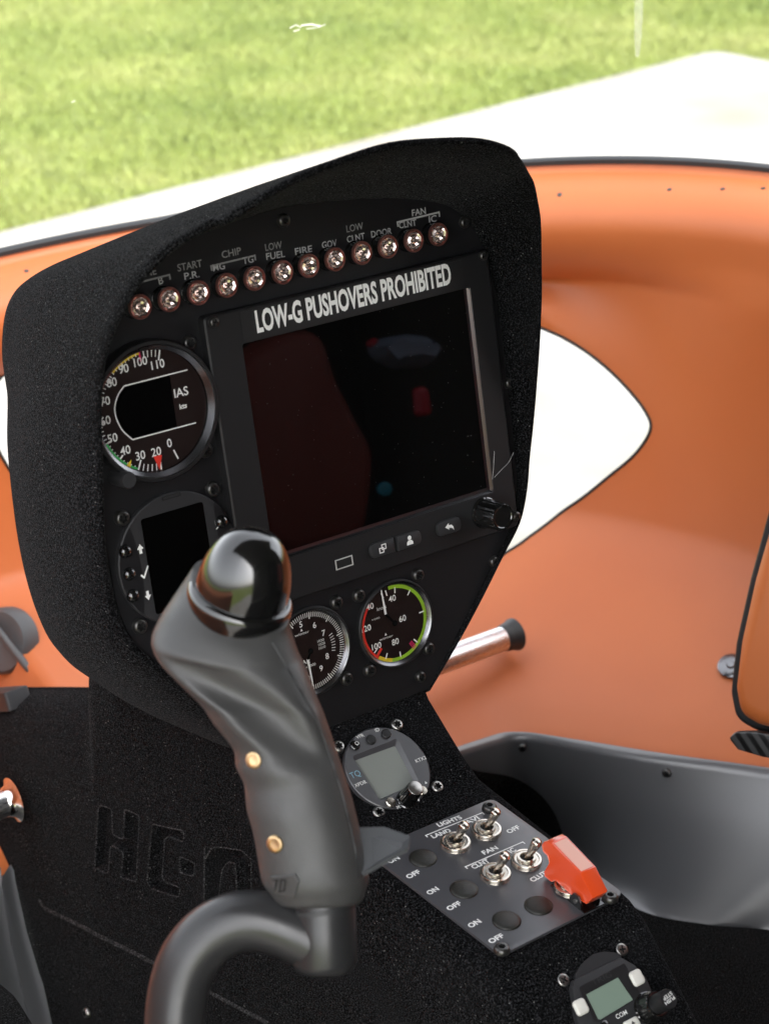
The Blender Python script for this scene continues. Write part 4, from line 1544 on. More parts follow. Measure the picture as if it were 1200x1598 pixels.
for k_ in range(7):
    a = 0.05 + (k_ - 3) * 0.105
    tick(ap, a, 0.0165, 0.0195, 0.0004, DG + 0.0001)
ap.build('dial_print', M['white'], ag, 0)
tipk = PAN.px(*zg(236, 882), DG) - BC; endk = PAN.px(*zg(214, 772), DG) - BC
t_ = (tipk - endk).normalized(); nn_ = Vector((-t_.y, t_.x))
ndo = MB().poly([tuple(endk - nn_ * .0009), tuple(tipk - nn_ * .0004), tuple(tipk + nn_ * .0004), tuple(endk + nn_ * .0009)], DG + 0.0004).build('needle', M['white'], ag, 0)
MB().lathe([(0.0019, DG), (0.0019, DG + 0.0005)], 20).strip((0, 0), tuple(endk), 0.0014, DG + 0.0003).build('needle_hub', M['gloss'], ndo, 0)
for p in ((527, 941), (543, 1060)):
    screw(PAN, p, ag, BC, 0.0046)

# ------------------------------------------------------------------ transponder


def zt(x, y):
    return (500 + x / 4.615, 1100 + y / 4.615)


TH = 0.0040
TC = F1.px(605, 1197.5, TH)
tp = thing('transponder', 'round grey transponder with blank grey screen, marked VFR ID and MDE', 'transponder', on(F1, TC.x, TC.y))


def tq(x, y, h=TH):
    p = F1.px(*zt(x, y), h) - TC
    return (p.x, p.y)


so_ = [tq(243, 395), tq(545, 285), tq(690, 560), tq(430, 672)]
# four-sided recess around the screen
ou = [tq(228, 370), tq(555, 240), tq(715, 560), tq(432, 690)]
oq = rounded(ou[::-1], 0.0022, 5); iq = rounded(so_[::-1], 0.0012, 5)
body = MB()
body.lathe([(0.0298, 0), (0.0298, TH - 0.0006), (0.0292, TH)], 80, cap1=False)
body.build('bezel', M['switchplate'], tp, 30)
cirp = circ((0, 0), 0.0292, 24 * 1)
# face with hole: match ring of points by angle
cx_, cy_ = sum(p[0] for p in oq) / len(oq), sum(p[1] for p in oq) / len(oq)
fo = []
for p in oq:
    a = math.atan2(p[1] - cy_, p[0] - cx_)
    dx_, dy_ = math.cos(a), math.sin(a)
    bq_ = cx_ * dx_ + cy_ * dy_
    tt = -bq_ + math.sqrt(max(0, bq_ * bq_ - (cx_ ** 2 + cy_ ** 2 - 0.0292 ** 2)))
    fo.append((cx_ + dx_ * tt, cy_ + dy_ * tt))
# dense outer ring
def dens(P, k):
    out = []
    for i in range(len(P)):
        a, b_ = Vector(P[i]), Vector(P[(i + 1) % len(P)])
        for j in range(k):
            out.append(tuple(a.lerp(b_, j / k)))
    return out
oqd = dens(oq, 6); iqd = dens(iq, 6)
fod = []
for p in oqd:
    a = math.atan2(p[1] - cy_, p[0] - cx_)
    dx_, dy_ = math.cos(a), math.sin(a)
    bq_ = cx_ * dx_ + cy_ * dy_
    tt = -bq_ + math.sqrt(max(0, bq_ * bq_ - (cx_ ** 2 + cy_ ** 2 - 0.0292 ** 2)))
    fod.append((cx_ + dx_ * tt, cy_ + dy_ * tt))
MB().loops([[(x, y, TH) for x, y in fod], [(x, y, TH) for x, y in oqd], [(x, y, TH - 0.0022) for x, y in iqd]]).build('face', M['switchplate'], tp, 25)
MB().poly(iq, TH - 0.0021).build('screen', M['lcd_grey'], tp, 0)
for i_, (x, y, mm_) in enumerate(((252, 290, 'gloss'), (367, 248, 'bezel'), (475, 207, 'bezel'), (507, 698, 'nickel'), (737, 615, 'nickel'))):
    p = tq(x, y, TH + 0.001)
    MB().lathe([(0.0034, 0), (0.0034, 0.0010), (0.0028, 0.0016), (0.0, 0.0017)], 24).build('button', M[mm_], tp, 40, local=local(p[0], p[1], TH))
p = tq(616, 688, TH)
kn = knurled(0.0062, 0.0054, 0.0180, 60, 0.0003, 0.0, 0.92).build('rotary_knob', M['gloss'], tp, 30, local=local(p[0], p[1], TH))
MB().lathe([(0.0050, 0.0181), (0.0046, 0.0184), (0.0, 0.0184)], 32, cap1=False).build('knob_cap', M['steel'], kn, 40)
tl_ = MB()
for s_, x, y, h_ in (('VFR', 285, 226, 0.0024), ('ID', 408, 180, 0.0024), ('KTX2', 722, 392, 0.0024), ('XPDR', 288, 568, 0.0024), ('MDE', 580, 728, 0.0024)):
    put_text(tl_, s_, tq(x, y), h_, TH + 0.0001, bold=0.004)
p = tq(263, 277, TH + 0.0017); tl_.arc(p, .0010, .0014, 0, 6.28, TH + .0019)
p = tq(762, 567); tl_.poly([(p[0] - .001, p[1]), (p[0] + .001, p[1]), (p[0], p[1] + .0018)], TH + .0001)
p = tq(702, 680); tl_.poly([(p[0] - .001, p[1]), (p[0], p[1] - .0018), (p[0] + .001, p[1])], TH + .0001)
tl_.build('lettering', M['white'], tp, 0)
bl_ = MB(); put_text(bl_, 'TQ', tq(250, 500), 0.0042, TH + 0.0001, bold=-0.012, kx=0.9); bl_.build('emblem', M['blue'], tp, 0)
for p in ((620, 1130), (529, 1164), (683, 1227), (592, 1267)):
    screw(F1, p, tp, TC, 0.0046, 'torx', M['steel'])

# ------------------------------------------------------------------ switch panel


def zs(x, y):
    return (580 + x / 2.857, 1220 + y / 2.857)


SH = 0.0018
cs_ = [F2.px(*p, SH) for p in ((572, 1329), (781, 1491), (974, 1394), (768, 1245))]   # TL BL BR TR
SC = sum(cs_, Vector((0, 0))) / 4
sp_ = thing('switch_panel', 'grey black switch plate carrying toggle switches, hole plugs and a red guarded switch', 'switch panel', on(F2, SC.x, SC.y))
MB().prism(rounded([tuple(p - SC) for p in cs_], 0.006, 5), 0.0, SH, 0.0004).build('plate', M['switchplate'], sp_, 30)


def sq_(x, y, h=SH):
    p = F2.px(*zs(x, y), h) - SC
    return p


st_ = MB()
text_s = [('LIGHTS', (300, 201), (405, 163)), ('LAND', (274, 252), (357, 222)), ('NAVI', (400, 203), (484, 165)), ('OFF', (612, 231), (664, 206)), ('FAN', (502, 325), (566, 298)),
          ('CLNT', (455, 389), (528, 356)), ('IC', (622, 319), (646, 305)), ('ON', (80, 365), (128, 343)), ('OFF', (165, 433), (221, 405)), ('ON', (257, 505), (303, 480)),
          ('OFF', (346, 575), (403, 545)), ('ON', (441, 652), (491, 625)), ('OFF', (532, 722), (593, 690)), ('CLUTCH', (718, 447), (820, 392))]
for s_, a, b_ in text_s:
    text_px(st_, F2, SC, s_, zs(*a), zs(*b_), 0.0036, SH + 0.0001, 0.035)
bracket(st_, F2, SC, zs(238, 240), zs(495, 137), 0.0022, 0.0008, SH + 0.0001)
bracket(st_, F2, SC, zs(415, 380), zs(675, 267), 0.0022, 0.0008, SH + 0.0001)
st_.build('lettering', M['white'], sp_, 0)
for x, y in ((228, 338), (411, 477), (601, 616), (743, 549)):
    p = sq_(x, y, SH + 0.0008)
    MB().lathe([(0.0088, 0), (0.0088, 0.0006), (0.0080, 0.0013), (0.0055, 0.0020), (0.0, 0.0023)], 40).build('hole_plug', M['plug'], sp_, 50, local=local(p.x, p.y, SH))
tog = None
NH = 0.0042
lev0 = None
for i, (c_, tip) in enumerate((((373, 262), (418, 186)), ((512, 205), (558, 125)), ((551, 400), (600, 322)), ((690, 340), (742, 260)))):
    p = sq_(*c_, SH + NH * 0.7)
    if tog is None:
        tog = MB()
        seg = 72
        L = []
        for r, z, kn_ in ((0.0098, 0, 0), (0.0098, 0.0003, 1), (0.0098, 0.0024, 1), (0.0094, 0.0028, 0), (0.0080, 0.0030, 0), (0.0076, 0.0026, 0), (0.0062, 0.0026, 0), (0.0060, 0.0036, 0), (0.0058, NH, 0), (0.0044, NH, 0), (0.0038, NH - 0.0018, 0), (0.0036, NH - 0.003, 0)):
            L.append([((r - (0.0003 if kn_ and k % 2 else 0)) * math.cos(2 * math.pi * k / seg), (r - (0.0003 if kn_ and k % 2 else 0)) * math.sin(2 * math.pi * k / seg), z) for k in range(seg)])
        tog.loops(L, True, False, True)
        t_o = tog.build('toggle_switch', M['nickel'], sp_, 40, local=local(p.x, p.y, SH))
        tm = t_o
    else:
        t_o = tm.copy(); C.objects.link(t_o); t_o.parent = sp_; t_o.matrix_local = local(p.x, p.y, SH)
    tp_ = sq_(*tip, SH + 0.0185) - p
    base = Vector((0, 0, NH - 0.0022)); end = Vector((tp_.x, tp_.y, 0.0185))
    dd = (end - base).normalized()
    lv = MB().tube([base, base + dd * 0.003, base.lerp(end, 0.5), base.lerp(end, 0.82), base.lerp(end, 0.90), base.lerp(end, 0.96), end], [0.0018, 0.0020, 0.0027, 0.0034, 0.0035, 0.0029, 0.0012], 20)
    lv.build('lever', M['nickel'], t_o, 50)
    MB().lathe([(0.0038, NH - 0.0020)], 24).build('switch_throat', M['recess'], t_o, 0)
for p in ((764, 1257), (952, 1397), (783, 1478)):
    screw(F2, p, sp_, SC, 0.0050, 'hex', None, SH)
# red safety guard over the clutch switch
gl_ = sq_(950, 588); gr_ = sq_(1030, 553); gb_ = sq_(785, 470)
gx0, gx1 = gl_.x, gr_.x
gw = F2.px(*zs(757 + 60, 285 - 25)) * 0
gp0 = F2.at(SC.x + gx0, 0)
XN = Vector((1, 0, 0))


def side(x, y, xs):
    q = hit(*zs(x, y), (SC.x + xs, 0, 0), XN) - F2.o
    return (q.dot(F2.ey) - SC.y, q.dot(F2.ez))


xl = gx0 + 0.0012
prof = [(757, 283), (765, 268), (782, 262), (800, 272), (930, 408), (985, 520), (958, 547), (890, 506), (820, 442), (800, 452), (778, 448), (768, 430), (768, 400), (790, 362), (782, 330), (763, 312)]
pf = [side(x, y, xl) for x, y in prof]
pf = [(b_, max(h_, SH + 0.0015)) for b_, h_ in pf]
gwid = 0.0120
pf2 = rounded([(b_, h_) for b_, h_ in pf][::-1], 0.0008, 2)
area = sum(pf2[i - 1][0] * pf2[i][1] - pf2[i][0] * pf2[i - 1][1] for i in range(len(pf2)))
if area < 0: pf2 = pf2[::-1]
gd = MB()
i1 = inset(pf2, 0.0006)
gd.loops([[(xl + 0.0004, b_, h_) for b_, h_ in i1], [(xl, b_, h_) for b_, h_ in inset(pf2, 0.0002)], [(xl + 0.0006, b_, h_) for b_, h_ in pf2], [(xl + gwid - 0.0006, b_, h_) for b_, h_ in pf2], [(xl + gwid, b_, h_) for b_, h_ in inset(pf2, 0.0002)], [(xl + gwid - 0.0004, b_, h_) for b_, h_ in i1]], True, True, True)
guard = gd.build('switch_guard', M['redguard'], sp_, 30)
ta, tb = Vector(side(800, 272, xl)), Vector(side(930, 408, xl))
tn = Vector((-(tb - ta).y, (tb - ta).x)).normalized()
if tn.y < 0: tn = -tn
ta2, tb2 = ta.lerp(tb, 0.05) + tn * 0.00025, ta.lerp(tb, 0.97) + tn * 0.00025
M['paleglare'] = mat('pale_pink_glare', (0.80, 0.42, 0.33), 0.4)  # sky glare on the guard top, painted as a pale panel
MB().add([(xl + 0.0012, ta2.x, ta2.y), (xl + gwid - 0.0012, ta2.x, ta2.y), (xl + gwid - 0.0012, tb2.x, tb2.y), (xl + 0.0012, tb2.x, tb2.y)], [(0, 1, 2, 3)]).build('guard_glare', M['paleglare'], guard, 0)
bp_ = MB().prism(rect(xl - 0.0018, gl_.y, xl + gwid + 0.0022, gb_.y), SH, SH + 0.0009)
hb = side(912, 530, xl - 0.001)
for xx in (xl - 0.0019, xl + gwid + 0.0008):
    ear = [(hb[0] - 0.0052, SH + 0.0009), (hb[0] + 0.0052, SH + 0.0009), (hb[0] + 0.0048, hb[1] + 0.001), (hb[0] + 0.0022, hb[1] + 0.0046), (hb[0] - 0.0022, hb[1] + 0.0046), (hb[0] - 0.0048, hb[1] + 0.001)]
    bp_.loops([[(xx, b_, h_) for b_, h_ in ear], [(xx + 0.0011, b_, h_) for b_, h_ in ear]], True, True, True)
bp_o = bp_.build('guard_base', M['gloss'], sp_, 30)
MB().tube([(xl - 0.0026, hb[0], hb[1]), (xl - 0.0017, hb[0], hb[1])], 0.0014, 16).build('hinge_pin', M['steel'], bp_o, 40)
q = sq_(845, 485, SH + 0.002)
tg2 = tm.copy(); C.objects.link(tg2); tg2.parent = sp_; tg2.matrix_local = local(xl + gwid / 2, q.y, SH + 0.0009)

# ------------------------------------------------------------------ com radio


def zc_(x, y):
    return (840 + x / 3.333, 1420 + y / 3.333)


RH = 0.005


def rq(x, y, h=RH):
    return F3.px(*zc_(x, y), h)


RC = rq(385, 470)
rad = thing('com_radio', 'black radio at the bottom right with green grey screen, COM mark and PUSH STEP knob', 'radio', on(F3, RC.x, RC.y))


def rr_(x, y, h=RH):
    p = rq(x, y, h) - RC
    return (p.x, p.y)


outl = [rr_(*p) for p in ((178, 400), (187, 360), (430, 245), (500, 285), (560, 350), (592, 425), (590, 600), (500, 760), (330, 790), (230, 690), (200, 540))]
ol = rounded(outl[::-1], 0.002, 4)
MB().prism(ol, 0, RH, 0.0008).build('housing', M['bezel_grey'], rad, 35)
capo = [rr_(*p, RH - 0.002) for p in ((187, 358), (430, 243), (400, 228), (340, 222), (285, 235), (235, 275), (200, 325))]
MB().prism(rounded(capo[::-1], 0.001, 3), 0, RH - 0.0015, 0.0006).build('top_cap', M['bezel_grey'], rad, 35)
rg = [rr_(*p) for p in ((215, 405), (445, 283), (522, 435), (500, 462), (310, 578), (290, 570))]
ri_ = [rr_(*p) for p in ((247, 440), (412, 352), (490, 468), (480, 480), (325, 572), (308, 566))]
g1, g2 = rounded(rg[::-1], 0.001, 4), rounded(ri_[::-1], 0.0004, 4)
MB().loops([[(x, y, RH + 0.0004) for x, y in inset(g1, -0.0005)], [(x, y, RH + 0.0004) for x, y in g1], [(x, y, RH + 0.0001) for x, y in g2]]).build('screen_surround', M['bezel'], rad, 20)
MB().poly(g2, RH + 0.00015).build('screen', M['lcd_green'], rad, 0)
wbm = mat('white_button', (0.72, 0.70, 0.64), 0.35)
for x, y in ((225, 502), (517, 350)):
    p = rr_(x, y, RH + 0.002)
    MB().prism(rounded([(p[0] - .0043, p[1] - .0047), (p[0] + .0043, p[1] - .0047), (p[0] + .0043, p[1] + .0047), (p[0] - .0043, p[1] + .0047)], 0.0026, 5), RH, RH + 0.0022, 0.0012).build('button', wbm, rad, 50)
p = rr_(490, 590, RH + 0.002)
wb = MB().prism(rounded([(p[0] - .0052, p[1] - .003), (p[0] + .0052, p[1] - .003), (p[0] + .0052, p[1] + .003), (p[0] - .0052, p[1] + .003)], 0.0016, 5), RH, RH + 0.0022, 0.001).build('button', wbm, rad, 50)
MB().poly([(p[0] - .0014, p[1] - .0006), (p[0] + .0014, p[1] - .0006), (p[0], p[1] + .0016)], RH + 0.0024).build('icon', M['recess'], wb, 0)
p = rr_(350, 600, RH + 0.001)
MB().lathe([(0.0030, 0), (0.0030, 0.001), (0.002, 0.0018), (0.0, 0.002)], 20).build('button', M['gloss'], rad, 40, local=local(p[0], p[1], RH))
rl_ = MB(); put_text(rl_, 'COM', rr_(428, 545), 0.0026, RH + 0.0006, ang=0.0, bold=0.01); rl_.build('lettering', M['white'], rad, 0)
rl_ = MB(); put_text(rl_, 'TRIG', rr_(325, 358), 0.0032, RH + 0.0006, ang=0.0, bold=0.0, kx=1.5); rl_.build('faint_lettering', M['faint'], rad, 0)
tipr = rr_(683, 458, 0.030)
basr = (tipr[0], tipr[1])
kno = knurled(0.0092, 0.0086, 0.0125, 72, 0.0004, 0.0, 0.9).build('rotary_knob', M['gloss'], rad, 30, local=local(basr[0], basr[1], RH - 0.001))
kin = MB().lathe([(0.0060, 0.012), (0.0060, 0.0235), (0.0056, 0.0245), (0.0, 0.0246)], 40).build('inner_knob', M['bezel'], kno, 40)
kt2 = MB()
put_text(kt2, 'PUSH', (0.0, -0.0012), 0.0021, 0.0248, width=0.0078, ang=R(180 + 8), bold=0.012)
put_text(kt2, 'STEP', (0.0, 0.0016), 0.0021, 0.0248, width=0.0074, ang=R(180 + 8), bold=0.012)
kt2.build('knob_lettering', M['white'], kno, 0)
for p in ((971, 1481.5), (880, 1529)):
    screw(F3, p, rad, RC, 0.0040, 'flush', M['steel'])

# ------------------------------------------------------------------ pedal tubes


def pedal(px_end, Yp, xin, name, label, rr0, dirx):
    e_ = hit(*px_end, (0, Yp, 0), Vector((0, 1, 0)))
    t_o = thing(name, label, 'pedal bar', Matrix.Translation(e_), 'pedal bars either side of the console')
    MB().tube([(0, 0, 0), (dirx * xin, 0, 0)], rr0, 32).build('tube', M['alu'], t_o, 40)
    return t_o, e_


pr_, pe = pedal((797, 992), 0.25, 0.36, 'pedal_bar', 'bright metal pedal bar with black end cap, right of the console before orange trim', 0.0112, -1)
MB().tube([(-0.010, 0, 0), (-0.0085, 0, 0), (-0.006, 0, 0), (-0.001, 0, 0), (0.003, 0, 0), (0.005, 0, 0), (0.006, 0, 0)], [0.0113, 0.0122, 0.0126, 0.0132, 0.0150, 0.0150, 0.0138], 32).build('end_cap', M['rubber'], pr_, 40)
pl_, pe2 = pedal((14, 1251), 0.30, 0.26, 'pedal_bar', 'chrome pedal bar stub entering the console wall at the left frame edge', 0.0112, -1)
MB().tube([(-0.004, 0, 0), (0.001, 0, 0), (0.004, 0, 0), (0.006, 0, 0)], [0.0116, 0.0135, 0.0185, 0.0178], 32).build('end_flange', M['chrome'], pl_, 40)

# ------------------------------------------------------------------ left edge fittings
p, nn = on_lining(6, 1000)
if nn.dot(ray(6, 1000)) > 0: nn = -nn
ax = (nn * 0.55 - CF * 0.45).normalized()
vent = thing('air_vent', 'round grey vent disc with a dark closing bar at the left frame edge', 'vent', Matrix.Translation(p) @ ax.to_track_quat('Z', 'Y').to_matrix().to_4x4())
MB().lathe([(0.030, -0.012), (0.030, 0.004), (0.027, 0.008), (0.012, 0.007), (0.008, 0.004), (0.0, 0.0035)], 40, cap1=False).build('disc', M['greyplastic'], vent, 50)
b0, b1 = hit(-12, 970, p + ax * 0.012, ax), hit(50, 1050, p + ax * 0.012, ax)
mi = vent.matrix_world.inverted()
b0l, b1l = mi @ b0, mi @ b1
MB().tube([b0l.lerp(b1l, k_ / 8) for k_ in range(9)], [0.0025, 0.0034, 0.0036, 0.0036, 0.0036, 0.0036, 0.0036, 0.0034, 0.0025], 12).build('closing_bar', M['greyplastic'], vent, 50)
# grey block lying on the tunnel
ty = wl.ray_cast(CAM, ray(8, 1112))[0]
blk = MB()
ang_b = Matrix.Translation(ty + Vector((0.006, 0.0, 0.011))) @ Matrix.Rotation(R(-27), 4, 'X')
blk.prism(rect(-0.010, -0.016, 0.012, 0.06, 0.003, 4), -0.008, 0.008, 0.0015)
tag(blk.build('latch_block', M['bezel_grey'], None, 40, mw=ang_b), 'dark grey block lying on top of the black tunnel at the left frame edge', 'block')

# ------------------------------------------------------------------ right door cushion, strike, carbon trim


def along(px, depth):
    d_ = ray(*px)
    return CAM + d_ * (depth / d_.dot(CF))


def slab(pxs, depth, thick, name, m, parent, rnd=0.0, bev=0.012):
    """cushion: outline on a plane facing the cabin centre"""
    n0 = Vector((-0.86, -0.42, 0.28)).normalized()
    p0 = along(pxs[0], depth)
    pts = [hit(x, y, p0, n0) for x, y in pxs]
    ex = Vector((0, 0, 1)).cross(n0).normalized(); ey = n0.cross(ex)
    f2 = [((q - p0).dot(ex), (q - p0).dot(ey)) for q in pts]
    area = sum(f2[i - 1][0] * f2[i][1] - f2[i][0] * f2[i - 1][1] for i in range(len(f2)))
    if area < 0: f2 = f2[::-1]
    f2 = rounded(f2, rnd, 6) if rnd else f2
    mw = Matrix((ex, ey, n0)).transposed().to_4x4(); mw.translation = p0
    mb = MB()
    L = [[(x, y, -thick) for x, y in f2]]
    for k_ in range(6):
        a = k_ / 5 * math.pi / 2
        cx0 = sum(p[0] for p in f2) / len(f2); cy0 = sum(p[1] for p in f2) / len(f2)
        dd_ = bev * (1 - math.cos(a))
        L.append([(x + (cx0 - x) * dd_ / math.hypot(cx0 - x, cy0 - y), y + (cy0 - y) * dd_ / math.hypot(cx0 - x, cy0 - y), -bev + bev * math.sin(a)) for x, y in f2])
    mb.loops(L, True, True, True)
    return mb.build(name, m, parent, 50, mw=mw)


door = thing('door_cushion', 'padded orange leather cushion on the right door at the frame edge', 'cushion')
slab([(1206, 790), (1172, 905), (1150, 1005), (1142, 1080), (1150, 1120), (1178, 1136), (1300, 1165), (1420, 800), (1300, 700)], 1.56, 0.03, 'pad', M['orange'], door, 0.02, 0.016)
slab([(1203, 779), (1169.5, 902), (1147, 1004), (1139, 1081), (1147, 1123), (1177, 1140), (1300, 1170), (1420, 800), (1300, 690)], 1.60, 0.02, 'gap_shade', M['rubber'], door, 0.02, 0.004)  # black slab painting the shadow gap around the pad
slab([(1136, 1152), (1146, 1143), (1180, 1142), (1260, 1160), (1260, 1190), (1190, 1182), (1150, 1170)], 1.60, 0.006, 'carbon_trim', M['carbon'], door, 0.003, 0.0015)
p, nn = on_lining(1141, 1042)
if p is not None:
    o = MB().lathe([(0.012, -0.002), (0.012, 0.001), (0.0105, 0.0022), (0.004, 0.0022), (0.003, 0.004), (0.0, 0.0042)], 32, cap1=False).build('stud', M['bevel'], cabin, 40)
    if nn.dot(ray(1141, 1042)) > 0: nn = -nn
    o.matrix_world = Matrix.Translation(p + nn * 0.003) @ nn.to_track_quat('Z', 'Y').to_matrix().to_4x4()

# ------------------------------------------------------------------ control stick
SD = 1.03
SO = CAM + CF * SD
PXM = SD / FPX


def sp3(x, y, dz=0.0):
    """point in the upright plane of the stick"""
    return SO + CR * ((x - 600) * PXM) + CD * ((y - 799) * PXM) + CF * dz


stick = thing('control_stick', 'black moulded cyclic control stick with glossy dome cap in the left foreground', 'control stick')
LE = [(300, 893), (283, 918), (266, 942), (250, 966), (238, 990), (239, 1008), (252, 1032), (275, 1058), (298, 1082), (318, 1104), (335, 1130), (353, 1152), (366, 1172), (369, 1196), (381, 1222), (384, 1250), (387, 1268), (396, 1300), (403, 1340), (410, 1375), (424, 1396)]
RE = [(452, 962), (452, 975), (455, 990), (460, 1006), (466, 1022), (474, 1038), (482, 1056), (489, 1074), (497, 1094), (505, 1112), (513, 1135), (520, 1156), (527, 1176), (534, 1198), (542, 1222), (550, 1248), (556, 1272), (563, 1304), (570, 1340), (575, 1370), (570, 1392)]
SEG = 48
grip = MB()
L = []
for i, (a, b_) in enumerate(zip(LE, RE)):
    A, Bv = sp3(*a), sp3(*b_)
    c = (A + Bv) / 2
    ax_ = (A - Bv) / 2
    hw_ = ax_.length
    tdep = hw_ * (0.80 if i < 8 else 0.88)
    tdep = min(tdep, 0.026)
    t = i / (len(LE) - 1)
    ring = []
    for k in range(SEG):
        th = 2 * math.pi * k / SEG
        cs__, sn = math.cos(th), math.sin(th)
        e_ = 2 / 2.25
        x_ = math.copysign(abs(cs__) ** e_, cs__); y_ = math.copysign(abs(sn) ** e_, sn)
        # ridge sweeping down from the head's lower corner, with the thumb hollow beyond it
        sc2 = 1.0
        if sn > 0 and 0.20 < t < 0.66:
            tt = (t - 0.20) / 0.46
            amp = math.sin(tt * math.pi) ** 0.7
            tr = 0.35 + 1.05 * tt
            sc2 = 1 + 0.12 * amp * math.exp(-((th - tr) / 0.22) ** 2) - 0.34 * amp * math.exp(-((th - tr - 0.75) / 0.5) ** 2)
        wq = max(0.0, 1 - i / 9.0)
        dv = (-CF + (CF * 0.15 + CD * 0.62) * wq).normalized()
        ring.append(tuple(c + ax_ * x_ + dv * (tdep * y_ * sc2)))
    L.append(ring)
# smooth between the stations
Ls = []
for k in range(SEG):
    Ls.append(catmull([Vector(L[i][k]) for i in range(len(L))], 4))
L = [[tuple(Ls[k][i]) for k in range(SEG)] for i in range(len(Ls[0]))]
# closing rings
def shrink(ring, s, off):
    c = sum((Vector(p) for p in ring), Vector()) / len(ring)
    return [tuple(c + (Vector(p) - c) * s + off) for p in ring]
L = [shrink(L[0], 0.5, Vector()), shrink(L[0], 0.9, -CD * 0.0)] + L
dn = (sp3(505, 1420) - sp3(500, 1395))
L += [shrink(L[-1], 0.97, dn * 0.25), shrink(L[-1], 0.9, dn * 0.5), shrink(L[-1], 0.6, dn * 0.62)]
grip.loops(L, True, True, True)
grip_o = grip.build('grip', M['grip'], stick, 70)
grip_bvh = BVHTree.FromPolygons(grip.v, grip.f)


def on_grip(x, y):
    h = grip_bvh.ray_cast(CAM, ray(x, y))
    if h[0] is None:
        h = grip_bvh.find_nearest(sp3(x, y, -0.02))
    n_ = h[1]
    if n_.dot(ray(x, y)) > 0: n_ = -n_
    return h[0], n_


# dome cap and its collar
bc = sp3(374, 936)
axd = (-CD * 0.86 + CR * 0.26 - CF * 0.44).normalized()
cm = Matrix.Translation(bc) @ axd.to_track_quat('Z', 'Y').to_matrix().to_4x4()
rc_ = 78 * PXM
co_ = MB().lathe([(rc_ * 1.02, -0.012), (rc_ * 1.06, -0.004), (rc_ * 1.08, 0.0), (rc_ * 1.06, 0.003), (rc_ * 1.0, 0.0045), (rc_ * 0.93, 0.0042)], 64, cap1=False)
co_.build('collar', M['gloss'], stick, 60, mw=cm)
hd = 108 * PXM
prof = [(rc_ * 0.955, 0.002)]
for k in range(13):
    a = k / 12 * math.pi / 2
    prof.append((rc_ * 0.95 * math.cos(a) ** 0.80, 0.005 + hd * 1.0 * math.sin(a) ** 1.0))
MB().lathe(prof, 64).build('dome_cap', M['gloss'], stick, 70, mw=cm)
# seam along the grip
se = []
for x, y in ((425, 1003), (447, 1040), (472, 1080), (495, 1125), (513, 1175), (528, 1220), (542, 1270), (553, 1320), (560, 1370)):
    p, n_ = on_grip(x, y); se.append(p + n_ * 0.00005)
MB().tube([tuple(p) for p in catmull(se, 5)], 0.00055, 6).build('seam', M['rubber'], stick, 60)
for x, y in ((397, 1186), (430, 1317)):
    p, n_ = on_grip(x, y)
    o = MB().lathe([(0.0044, -0.001), (0.0044, 0.0006), (0.0038, 0.0013), (0.0030, 0.0014), (0.0026, 0.0008), (0.0, 0.0007)], 28, cap1=False).build('brass_screw', M['brass'], stick, 40)
    o.matrix_world = Matrix.Translation(p) @ (n_ - CF * 0.5).normalized().to_track_quat('Z', 'Y').to_matrix().to_4x4()
# moulded badge near the foot of the grip
bd = [on_grip(*p) for p in ((424, 1366), (462, 1364), (468, 1374), (462, 1400), (420, 1394))]
bn = sum((n_ for p, n_ in bd), Vector()).normalized()
MB().loops([[tuple(p - bn * 0.001) for p, n_ in bd], [tuple(p + bn * 0.0011) for p, n_ in bd], [tuple(p.lerp(bd[0][0].lerp(bd[3][0], 0.5), 0.06) + bn * 0.0015) for p, n_ in bd]], True, False, True).build('badge', M['grip'], stick, 30)
bt = MB()
for (xa, ya), (xb, yb) in (((434, 1372), (431, 1388)), ((441, 1370), (438, 1390)), ((441, 1371), (448, 1372)), ((448, 1372), (446, 1388)), ((437, 1390), (446, 1389)), ((428, 1372), (436, 1371))):
    p, n_ = on_grip(xa, ya); q, _ = on_grip(xb, yb)
    bt.tube([tuple(p + bn * 0.0016), tuple(q + bn * 0.0016)], 0.0003, 6)
bt.build('badge_mark', M['recess'], stick)
# hand rest wedge at the foot
def rest():
    top_ = [sp3(560, 1296, 0.010), sp3(600, 1297, 0.014), sp3(641, 1311, 0.012), sp3(637, 1320, -0.004), sp3(564, 1357, -0.012)]
    bot_ = [p + CD * 0.0022 + CF * 0.001 for p in top_]
    return MB().loops([[tuple(p) for p in bot_], [tuple(p) for p in top_]], True, True, True)


rest().build('hand_rest', M['greyplastic'], stick, 20)
# stub and bent arm
stub_top, stub_bot = sp3(503, 1395), sp3(506, 1500)
rs = 50 * PXM
MB().tube([stub_top, stub_top.lerp(stub_bot, 0.5), stub_bot, stub_bot + CD * 0.004, stub_bot + CD * 0.006], [rs, rs * 1.02, rs * 1.02, rs * 0.9, rs * 0.6], 40).build('stub_tube', M['armtube'], stick, 50)
MB().tube([sp3(502, 1412), sp3(503, 1420)], rs * 1.04, 40).build('clamp_ring', M['rubber'], stick, 40)
arm = [sp3(510, 1478), sp3(470, 1458), sp3(430, 1442), sp3(395, 1436), sp3(358, 1442), sp3(322, 1464), sp3(294, 1500), sp3(279, 1545), sp3(273, 1600), sp3(272, 1680), sp3(275, 1800), sp3(290, 2500), sp3(300, 3350)]
MB().tube([tuple(p) for p in catmull(arm, 6)], 47 * PXM, 40).build('bent_arm', M['armtube'], stick, 60)
# weld fillet between arm and stub

